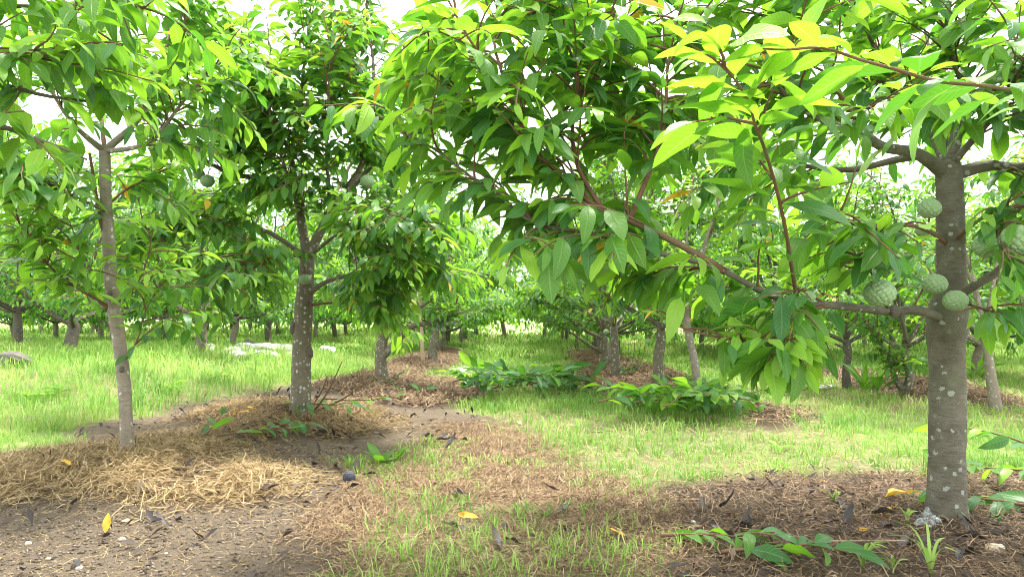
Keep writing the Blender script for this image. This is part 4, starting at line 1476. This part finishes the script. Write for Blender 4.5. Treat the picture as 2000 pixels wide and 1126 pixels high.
# rotten windfall fruit
p = G(682, 942)
root = empty('custard_apple', (p[0], p[1], p[2] + .024))
tag(root, 'blackened rotten custard apple lying on bare soil', 'fruit')
obj('fruit_body', F_D, root, Matrix.Rotation(1.2, 4, 'X') @ Matrix.Diagonal((.028, .028, .028, 1)))
v, t, uv = tube(np.array([(.0, .0, .01), (.03, .02, .015), (.055, .03, .02)]), np.array((.003, .0025, .002)), 6)
obj('stalk', mk_mesh('stalk', v, t, B_TWIG, uv), root)


def stone(px, py, w, h, d, mat, label, group=None, name='stone', seed=0, cat='stone', sub=3):
    p = G(px, py)
    v, t = ico(sub)
    k = 1 + .45 * (vn(v[:, 0] * 1.6 + seed * 3, v[:, 1] * 1.6 + v[:, 2] * 1.9 + seed, 60) - .5) + .22 * (vn(v[:, 0] * 4 + seed, v[:, 1] * 4 + v[:, 2] * 5, 61) - .5)
    v = v * k[:, None]
    v = np.sign(v) * np.abs(v) ** .85
    v = v * (w / 2, d / 2, h / 2)
    o = obj(name, mk_mesh(name, v, t, mat, np.zeros((len(v), 2))))
    o.location = (p[0], p[1], p[2] + h * .22)
    o.rotation_euler = (random.uniform(-.15, .15), random.uniform(-.15, .15), random.uniform(0, 6))
    return tag(o, label, cat, group)


for i, (px, py, s, m, lab) in enumerate(((238, 1054, .022, M_PEB, 'small tan pebble beside the upright pale yellow leaf'), (245, 1048, .018, M_ROCK, 'small grey pebble touching a tan one'),
                                         (154, 1110, .02, M_STONE, 'white pebble against a dark leaf on bare soil'), (55, 1062, .022, M_PEB, 'flat tan pebble half sunk in bare soil'),
                                         (94, 1092, .018, M_PEB, 'pointed tan pebble on bare soil'), (324, 1081, .012, M_PEB, 'tiny pale pebble in thin straw'),
                                         (1608, 1061, .012, M_STONE, 'tiny white stone on dark soil'), (1645, 1060, .016, M_PEB, 'tiny flat pale stone on dark soil'),
                                         (1355, 1020, .02, M_STONE, 'white elongated chip on dark soil'), (642, 945, .014, M_PEB, 'small pale pebble by the rotten fruit'),
                                         (440, 812, .05, M_STONE, 'white flake of stone on the mulch'), (1945, 1075, .05, M_PEB, 'flat tan stone in dark litter'))):
    stone(px, py, s, s * .6, s * .8, m, lab, seed=i, name='pebble', sub=2)
# pale rubble in the left grass
for i, (px, py, w, h) in enumerate(((450, 694, .45, .12), (478, 690, .5, .16), (505, 692, .6, .17), (530, 690, .55, .16), (557, 692, .5, .15), (585, 692, .45, .14), (495, 699, .4, .12),
                                    (522, 700, .5, .12), (462, 699, .35, .1), (640, 690, .4, .14), (402, 692, .32, .16), (570, 699, .35, .1))):
    stone(px, py, w * .8, h * 1.4, w * .7, M_STONE, ['pale weathered rubble block heaped in the left grass', 'dusty dark capped rubble block beside the thick leaning tree'][px == 402],
          'pale rubble blocks', 'rubble_block', 80 + i, 'rubble')
stone(486, 689, .3, .28, .2, M_ROCK, 'brown slab lying on top of the pale rubble', None, 'rock', 120, 'rock')
for i, (px, py, w, h, lab) in enumerate(((18, 716, .5, .2, 'broad dark rock in tall grass'), (60, 672, .6, .16, 'dark rock behind the tall grass by the stout dark tree'),
                                         (165, 670, .7, .14, 'low dark rock ridge behind the stout dark tree'))):
    stone(px, py, w, h, w * .7, M_ROCK, lab, None, 'rock', 130 + i, 'rock')
for i, (px, py, w) in enumerate(((890, 724, .2), (905, 721, .26), (918, 725, .2), (900, 727, .15))):
    stone(px, py, w, .06, w * .8, M_STONE, 'small white rubble piece at the alley edge of the mulch mound', 'small white rubble', 'rubble_block', 140 + i, 'rubble')
stone(1610, 758, .4, .05, .15, M_STONE, 'flat pale slab on the low brown bed', None, 'slab', 150, 'slab')

# black burnt heap behind the cut branches
p = G(1000, 752)
root = empty('burnt_heap', p)
tag(root, 'small black heap of charred dry grass behind the cut branches', 'heap')
v, t = ico(3)
k = 1 + .5 * (vn(v[:, 0] * 2 + 5, v[:, 1] * 2 + v[:, 2] * 3, 70) - .5)
obj('core', mk_mesh('core', v * k[:, None] * (.15, .13, .09) + (0, 0, .03), t, plain('char', (.012, .012, .013), (.05, .047, .045), 30, .8, .7), np.zeros((len(v), 2))), root)
g = Bag()
for i in range(240):
    a, b = rng.uniform(0, 6.28), rng.uniform(0, 1.4)
    c = np.array((math.cos(a) * math.cos(b) * .15, math.sin(a) * math.cos(b) * .13, math.sin(b) * .10 + .03))
    d = unit(rng.normal(0, 1, 3) * (1, 1, .4)) * rng.uniform(.03, .09)
    g.add(*tube(np.array((c - d, c + (0, 0, .012), c + d)), np.array((.0028, .003, .0015)), 3, 0, 0, False), rnd=rng.random() * .7)
tag(obj('charred_stalks', g.mesh('stalks', M_LITTER), root), kind='stuff')


# ------------------------------------------------------------------ cut leafy branches
def cut_branch(px, py, length, az, label, group=None, n=13, lift=.03, L=.125, wilt=.5, age=(0.55, .3), rise=.15):
    """a pruned shoot lying on the ground: stem plus single leaves"""
    p = G(px, py)
    root = empty('cut_branch', p)
    tag(root, label, 'branch', group)
    d = np.array((math.cos(az), math.sin(az), 0))
    pts = []
    bend = random.uniform(-.5, .5)
    for i in range(7):
        f = i / 6 - .5
        a = az + bend * f
        q = np.array((math.cos(a) * length * f, math.sin(a) * length * f, 0))
        q[2] = float(H(p[0] + q[0], p[1] + q[1])) - p[2] + lift + rise * length * max(0, (i / 6)) * random.uniform(.6, 1.2)
        pts.append(q)
    q = smooth_poly(pts, 16)
    v, t, uv = tube(q, np.linspace(.006, .002, 16), 6)
    obj('stem', mk_mesh('stem', v, t, B_TWIG, uv), root)
    for i in range(n):
        f = .12 + .88 * i / (n - 1)
        j = min(15, int(f * 15))
        T = unit(q[min(15, j + 1)] - q[max(0, j - 1)])
        sd_ = unit(np.cross(T, UP)) * (1 if i % 2 else -1)
        dd = unit(T * random.uniform(.3, 1.1) + sd_ * random.uniform(.5, 1) + UP * random.uniform(-.35, .5) * (1.1 - wilt))
        if i == n - 1:
            dd = unit(T + UP * .15)
        nn = unit(UP + rng.normal(0, .4, 3))
        z = unit(nn - dd * (nn @ dd))
        x = np.cross(dd, z)
        s = L * random.uniform(.7, 1.15)
        # keep the tip above the soil
        tip = q[j] + dd * s
        gz = float(H(p[0] + tip[0], p[1] + tip[1])) - p[2]
        if tip[2] < gz + .004:
            dd = unit(dd + UP * (gz + .01 - tip[2]) / s)
            z = unit(nn - dd * (nn @ dd))
            x = np.cross(dd, z)
        M = Matrix.Identity(4)
        for a in range(3):
            M[a][0], M[a][1], M[a][2], M[a][3] = x[a] * s, dd[a] * s, z[a] * s, q[j][a]
        r = random.random()
        ag = 0 if r < age[0] else (1 if r < age[0] + age[1] else 2)
        obj('leaf', LEAF_ME[(random.randrange(NVAR), ag)], root, M)


for k in range(13):
    px, py = 930 + 190 * (k % 5) / 4 + random.uniform(-12, 12), 762 + 12 * (k // 5) + random.uniform(-5, 5)
    cut_branch(px, py, random.uniform(.45, .65), random.uniform(-.6, .6) + (math.pi if k % 2 else 0), 'dark green cut branch in the heap before the black burnt heap',
               'cut branches heaped in the alley', 22, .05 + .06 * (k // 5), .2, .1, (.75, .22), .3)
for k in range(14):
    px, py = 1255 + 185 * (k % 5) / 4 + random.uniform(-12, 12), 795 + 15 * (k // 5) + random.uniform(-5, 5)
    cut_branch(px, py, random.uniform(.4, .6), random.uniform(-.7, .7) + (math.pi if k % 2 else 0), 'fresh green cut branch in the heap under the leaning pale trunk',
               'cut branches heaped under the leaning trunk', 21, .04 + .05 * (k // 5), .18, .1, (.4, .4), .25)
cut_branch(1985, 925, .5, 2.6, 'bright green cut branch lying behind the thick mottled trunk', None, 17, .10, .15, .2, (.3, .4), .2)
cut_branch(1972, 958, .45, 2.9, 'yellowish green cut branch drooping onto the straw by the thick trunk', None, 15, .07, .14, .4, (.2, .5), .1)
cut_branch(1960, 1008, .42, 3.1, 'dark green cut branch close beside the foot of the thick trunk', None, 13, .03, .14, .5, (.8, .2), .1)
cut_branch(1925, 995, .3, 2.8, 'short green cut sprig touching the thick mottled trunk', None, 9, .02, .09, .5, (.5, .4))
cut_branch(1400, 1072, .34, -.5, 'limp green cut branch in the foreground grass', None, 12, .03, .13, .6, (.4, .6), .1)
cut_branch(1530, 1100, .34, -.35, 'pale green cut branch on dark soil in the foreground', None, 12, .03, .13, .6, (.4, .6), .1)
cut_branch(625, 822, .55, .25, 'wilted green branch lying against the lichen spotted trunk', None, 11, .08, .15, .7, (.3, .7))
cut_branch(700, 812, .5, .1, 'wilted branch with hanging leaves right of the lichen spotted trunk', None, 9, .08, .11, .9, (.5, .5))
cut_branch(510, 872, .45, .3, 'green cut sprig on the edge of the golden straw', None, 11, .06, .11, .5, (.6, .4))
cut_branch(540, 858, .35, .5, 'smaller green sprig above the cut sprig on the straw edge', None, 9, .06, .12, .5, (.6, .4))
cut_branch(413, 868, .16, 1.3, 'pair of upright green leaves on the golden straw', None, 4, .05, .15, .1, (.4, .6), .5)
cut_branch(790, 768, .5, -.4, 'green cut branch on the mulch before the forked tree', None, 12, .03, .13, .5, (.7, .3))
cut_branch(730, 752, .4, .2, 'small green cut branch against the forked tree foot', None, 9, .03, .12, .4, (.7, .3))
cut_branch(1570, 770, .5, .1, 'thin cut branch on the right hand lawn', None, 9, .02, .10, .5, (.5, .5))
cut_branch(1130, 775, .4, .3, 'pale stemmed cut branch at the mulch edge of the alley', None, 7, .03, .11, .5, (.6, .4))

# bare dry sticks
for (a, b, lab) in (((606, 812), (668, 706), 'bare dark stick leaning out from the lichen spotted trunk'), ((606, 806), (722, 742), 'long bare brown stick slanting right of the lichen spotted trunk'),
                    ((600, 800), (640, 735), 'short bare stick at the foot of the lichen spotted trunk')):
    p0 = G(*a)
    p1 = P(b[0], b[1], p0[1] - .1)
    q = smooth_poly([p0 - p0, (p1 - p0) * .5 + (.01, 0, -.02), p1 - p0], 10)
    v, t, uv = tube(q, np.linspace(.008, .003, 10), 6)
    o = obj('dry_stick', mk_mesh('dry_stick', v, t, B_TWIG, uv))
    o.location = p0
    tag(o, lab, 'stick')
for i, (px, py, ln, az, lab) in enumerate(((330, 940, .6, .35, 'long thin twig across the golden straw'), (550, 890, .3, -.9, 'bent twig from the straw edge onto bare soil'),
                                           (430, 950, .3, .3, 'short twig in the golden straw'), (1350, 1045, .2, .25, 'dark twig across the dark litter'),
                                           (1415, 1010, .2, 1.9, 'pale reed stalk lying on dark litter'), (1660, 1085, .12, 2.0, 'split straw stub on dark soil'),
                                           (1690, 1065, .4, -.1, 'thin twig before the thick mottled trunk'), (1835, 1020, .14, -.9, 'stub of twig leaning at the thick mottled trunk'),
                                           (830, 925, .16, -.2, 'pale thick stalk in the foreground grass'), (845, 968, .25, .1, 'dark twig in the dead grass'),
                                           (1060, 975, .3, 0., 'thin pale stalk in the dead grass'), (1190, 845, .25, .05, 'thin dark twig on the alley grass'),
                                           (500, 805, .5, .1, 'stick on the mulch left of the lichen spotted trunk'), (1530, 1075, .2, .5, 'curved twig on grey soil'))):
    p = G(px, py)
    d = np.array((math.cos(az), math.sin(az), 0)) * ln
    pts = []
    for f in (-.5, -.2, .15, .5):
        w = p + d * f + rng.normal(0, .012, 3) * (1, 1, 0)
        w[2] = float(H(w[0], w[1])) + .008 + rng.random() * .012
        pts.append(w - p)
    q = smooth_poly(pts, 12)
    v, t, uv = tube(q, np.linspace(.0042, .002, 12), 6)
    o = obj('fallen_twig', mk_mesh('fallen_twig', v, t, B_TWIG if i % 3 else M_STAKE, uv))
    o.location = p
    tag(o, lab, 'twig')

# stake on the left mound
p = G(826, 712)
q = np.array([(0, 0, -.05), (-.012, 0, .3), (-.03, 0, .62), (-.05, 0, .95)])
root = empty('wooden_stake', p)
tag(root, 'pale straight wooden stake on the brown mulch mound', 'stake')
v, t, uv = tube(smooth_poly(q, 14), np.linspace(.03, .022, 14), 10, .05)
obj('pole', mk_mesh('pole', v, t, M_STAKE, uv), root)
v, t, uv = tube(np.array([(-.02, 0, .42), (-.1, 0, .5), (-.22, 0, .58)]), np.array((.008, .006, .004)), 6)
obj('side_shoot', mk_mesh('side_shoot', v, t, M_STAKE, uv), root)


# ------------------------------------------------------------------ weeds
def weed(px, py, n, L, label, age=1, stemh=.0, wr=1.0, upr=.9):
    p = G(px, py)
    root = empty('weed', p)
    tag(root, label, 'weed')
    if stemh > 0:
        v, t, uv = tube(np.array([(0, 0, -.02), (.01, 0, stemh * .5), (.0, .01, stemh)]), np.array((.006, .005, .003)), 6)
        obj('stem', mk_mesh('stem', v, t, M_GRASS, uv, np.full(len(v), .3)), root)
    for i in range(n):
        a = i * 2.4 + random.uniform(-.3, .3)
        d = unit(np.array((math.cos(a), math.sin(a), upr * random.uniform(.5, 1.4))))
        nn = UP - .6 * d
        z = unit(nn - d * (nn @ d))
        x = np.cross(d, z)
        s = L * random.uniform(.7, 1.2)
        M = Matrix.Identity(4)
        h = stemh * (i + 1) / n
        for k in range(3):
            M[k][0], M[k][1], M[k][2], M[k][3] = x[k] * s * wr, d[k] * s, z[k] * s, (0, 0, h)[k]
        obj('leaf', LEAF_ME[(random.choice((0, 2, 4)), age)], root, M)


weed(742, 905, 6, .12, 'broad leaved weed in a grass tuft on bare soil', 1, .0, 1.3, 1.3)
weed(775, 900, 4, .10, 'slim upright weed beside the broad leaved one', 1, .0, 1.0, 2.2)
weed(1690, 772, 12, .34, 'pale clump of broad bladed grass on the right lawn', 1, .1, .45, 1.6)
weed(1712, 775, 8, .3, 'smaller clump of broad bladed grass at the brown bed', 1, .06, .45, 1.4)
weed(497, 740, 8, .2, 'tall leafy weed in the left grass before the rubble', 1, .28, .7, .4)
weed(110, 770, 9, .16, 'low broad weed in the lush left grass', 1, .06, 1.0, .5)
weed(65, 782, 9, .16, 'low pale weed at the near side of the lush left grass', 2, .05, 1.0, .5)
weed(330, 770, 9, .16, 'low weed between the young tree and the lichen spotted one', 1, .08, 1.0, .5)
weed(420, 745, 10, .18, 'spreading weed in the middle of the left grass', 1, .12, .8, .5)
weed(275, 790, 9, .15, 'dark weed right behind the slender young tree', 0, .08, 1.0, .5)
weed(1520, 880, 7, .09, 'small bright weed in the right lawn', 2, .02, 1.0, .5)
weed(1910, 740, 9, .3, 'rank weed at the far side of the right lawn', 1, .15, .6, .9)
weed(920, 700, 10, .22, 'yellowish green weed on the far mulch mound', 2, .12, .8, .6)
# long foreground grass plants
for (px, py, s, lab) in ((1818, 1122, .13, 'long bladed grass seedling on dark litter'), (1685, 1110, .10, 'thin grass seedling on dark soil'), (1745, 1118, .06, 'short grass seedling on dark soil'),
                         (1772, 1020, .05, 'tiny grass seedling by the plastic bag'), (1628, 980, .05, 'tiny grass seedling in dark litter')):
    p = G(px, py)
    root = empty('grass_plant', p)
    tag(root, lab, 'grass')
    for i in range(7):
        a = rng.uniform(0, 6.28)
        h = s * rng.uniform(.5, 1.1)
        c = np.array([(0, 0, 0), (.15 * math.cos(a), .15 * math.sin(a), .5), (.45 * math.cos(a), .45 * math.sin(a), .85), (.9 * math.cos(a), .9 * math.sin(a), .85)]) * h
        c = smooth_poly(c, 8)
        sd_ = np.array((-math.sin(a), math.cos(a), .3)) * .0042
        wd = np.array((.7, 1, 1, .95, .85, .7, .45, .05))[:, None]
        v = np.stack([c - sd_ * wd, c + (0, 0, -.0012), c + sd_ * wd], 1).reshape(-1, 3)
        t = np.array([q_ for j in range(7) for k in (0, 1) for q_ in ((3 * j + k, 3 * j + k + 1, 3 * j + k + 4), (3 * j + k, 3 * j + k + 4, 3 * j + k + 3))])
        obj('blade', mk_mesh('blade', v, t, M_GRASS, None, np.full(len(v), rng.uniform(.3, .6))), root)

# ------------------------------------------------------------------ crumpled clear plastic bag
k = N('clear_plastic')
co = k.new('TexCoord').outputs['Object']
gl = k.new('BsdfGlossy')
gl.inputs[0].default_value = (.9, .93, .92, 1)
gl.inputs['Roughness'].default_value = .12
k.put(gl.inputs['Normal'], k.bump(k.noise(co, 40, 3), .6, .01))
df = k.new('BsdfDiffuse')
df.inputs[0].default_value = (.75, .8, .78, 1)
tp_ = k.new('BsdfTransparent')
tp_.inputs[0].default_value = (.95, .97, .96, 1)
m1_ = k.new('MixShader')
k.put(m1_.inputs[0], k.rng(k.noise(co, 28, 3), .5, .68, .06, .5))
k.t.links.new(tp_.outputs[0], m1_.inputs[1])
k.t.links.new(df.outputs[0], m1_.inputs[2])
fr_ = k.new('Fresnel')
fr_.inputs[0].default_value = 1.5
mxs = k.new('MixShader')
k.put(mxs.inputs[0], k.math('MULTIPLY', fr_.outputs[0], 1.6, clamp=True))
k.t.links.new(m1_.outputs[0], mxs.inputs[1])
k.t.links.new(gl.outputs[0], mxs.inputs[2])
M_BAG = k.done(mxs.outputs[0])
p = G(1810, 1030)
v, t = ico(4)
k = 1 + .7 * (vn(v[:, 0] * 2.2 + 3, v[:, 1] * 2.2 + v[:, 2] * 2.6, 90) - .5) - .5 * np.abs(vn(v[:, 0] * 3 + 3, v[:, 1] * 3 + v[:, 2] * 4, 91) - .5)
v = v * k[:, None] * (.034, .03, .026)
ear = np.exp(-((v[:, 0] - .005) / .016) ** 2) * np.clip(v[:, 2], 0, 1) * .6
v[:, 2] += ear
o = obj('plastic_bag', mk_mesh('plastic_bag', v, t, M_BAG, np.zeros((len(v), 2))))
o.location = (p[0], p[1], p[2] + .024)
tag(o, 'crumpled clear plastic bag at the foot of the thick mottled trunk', 'bag')
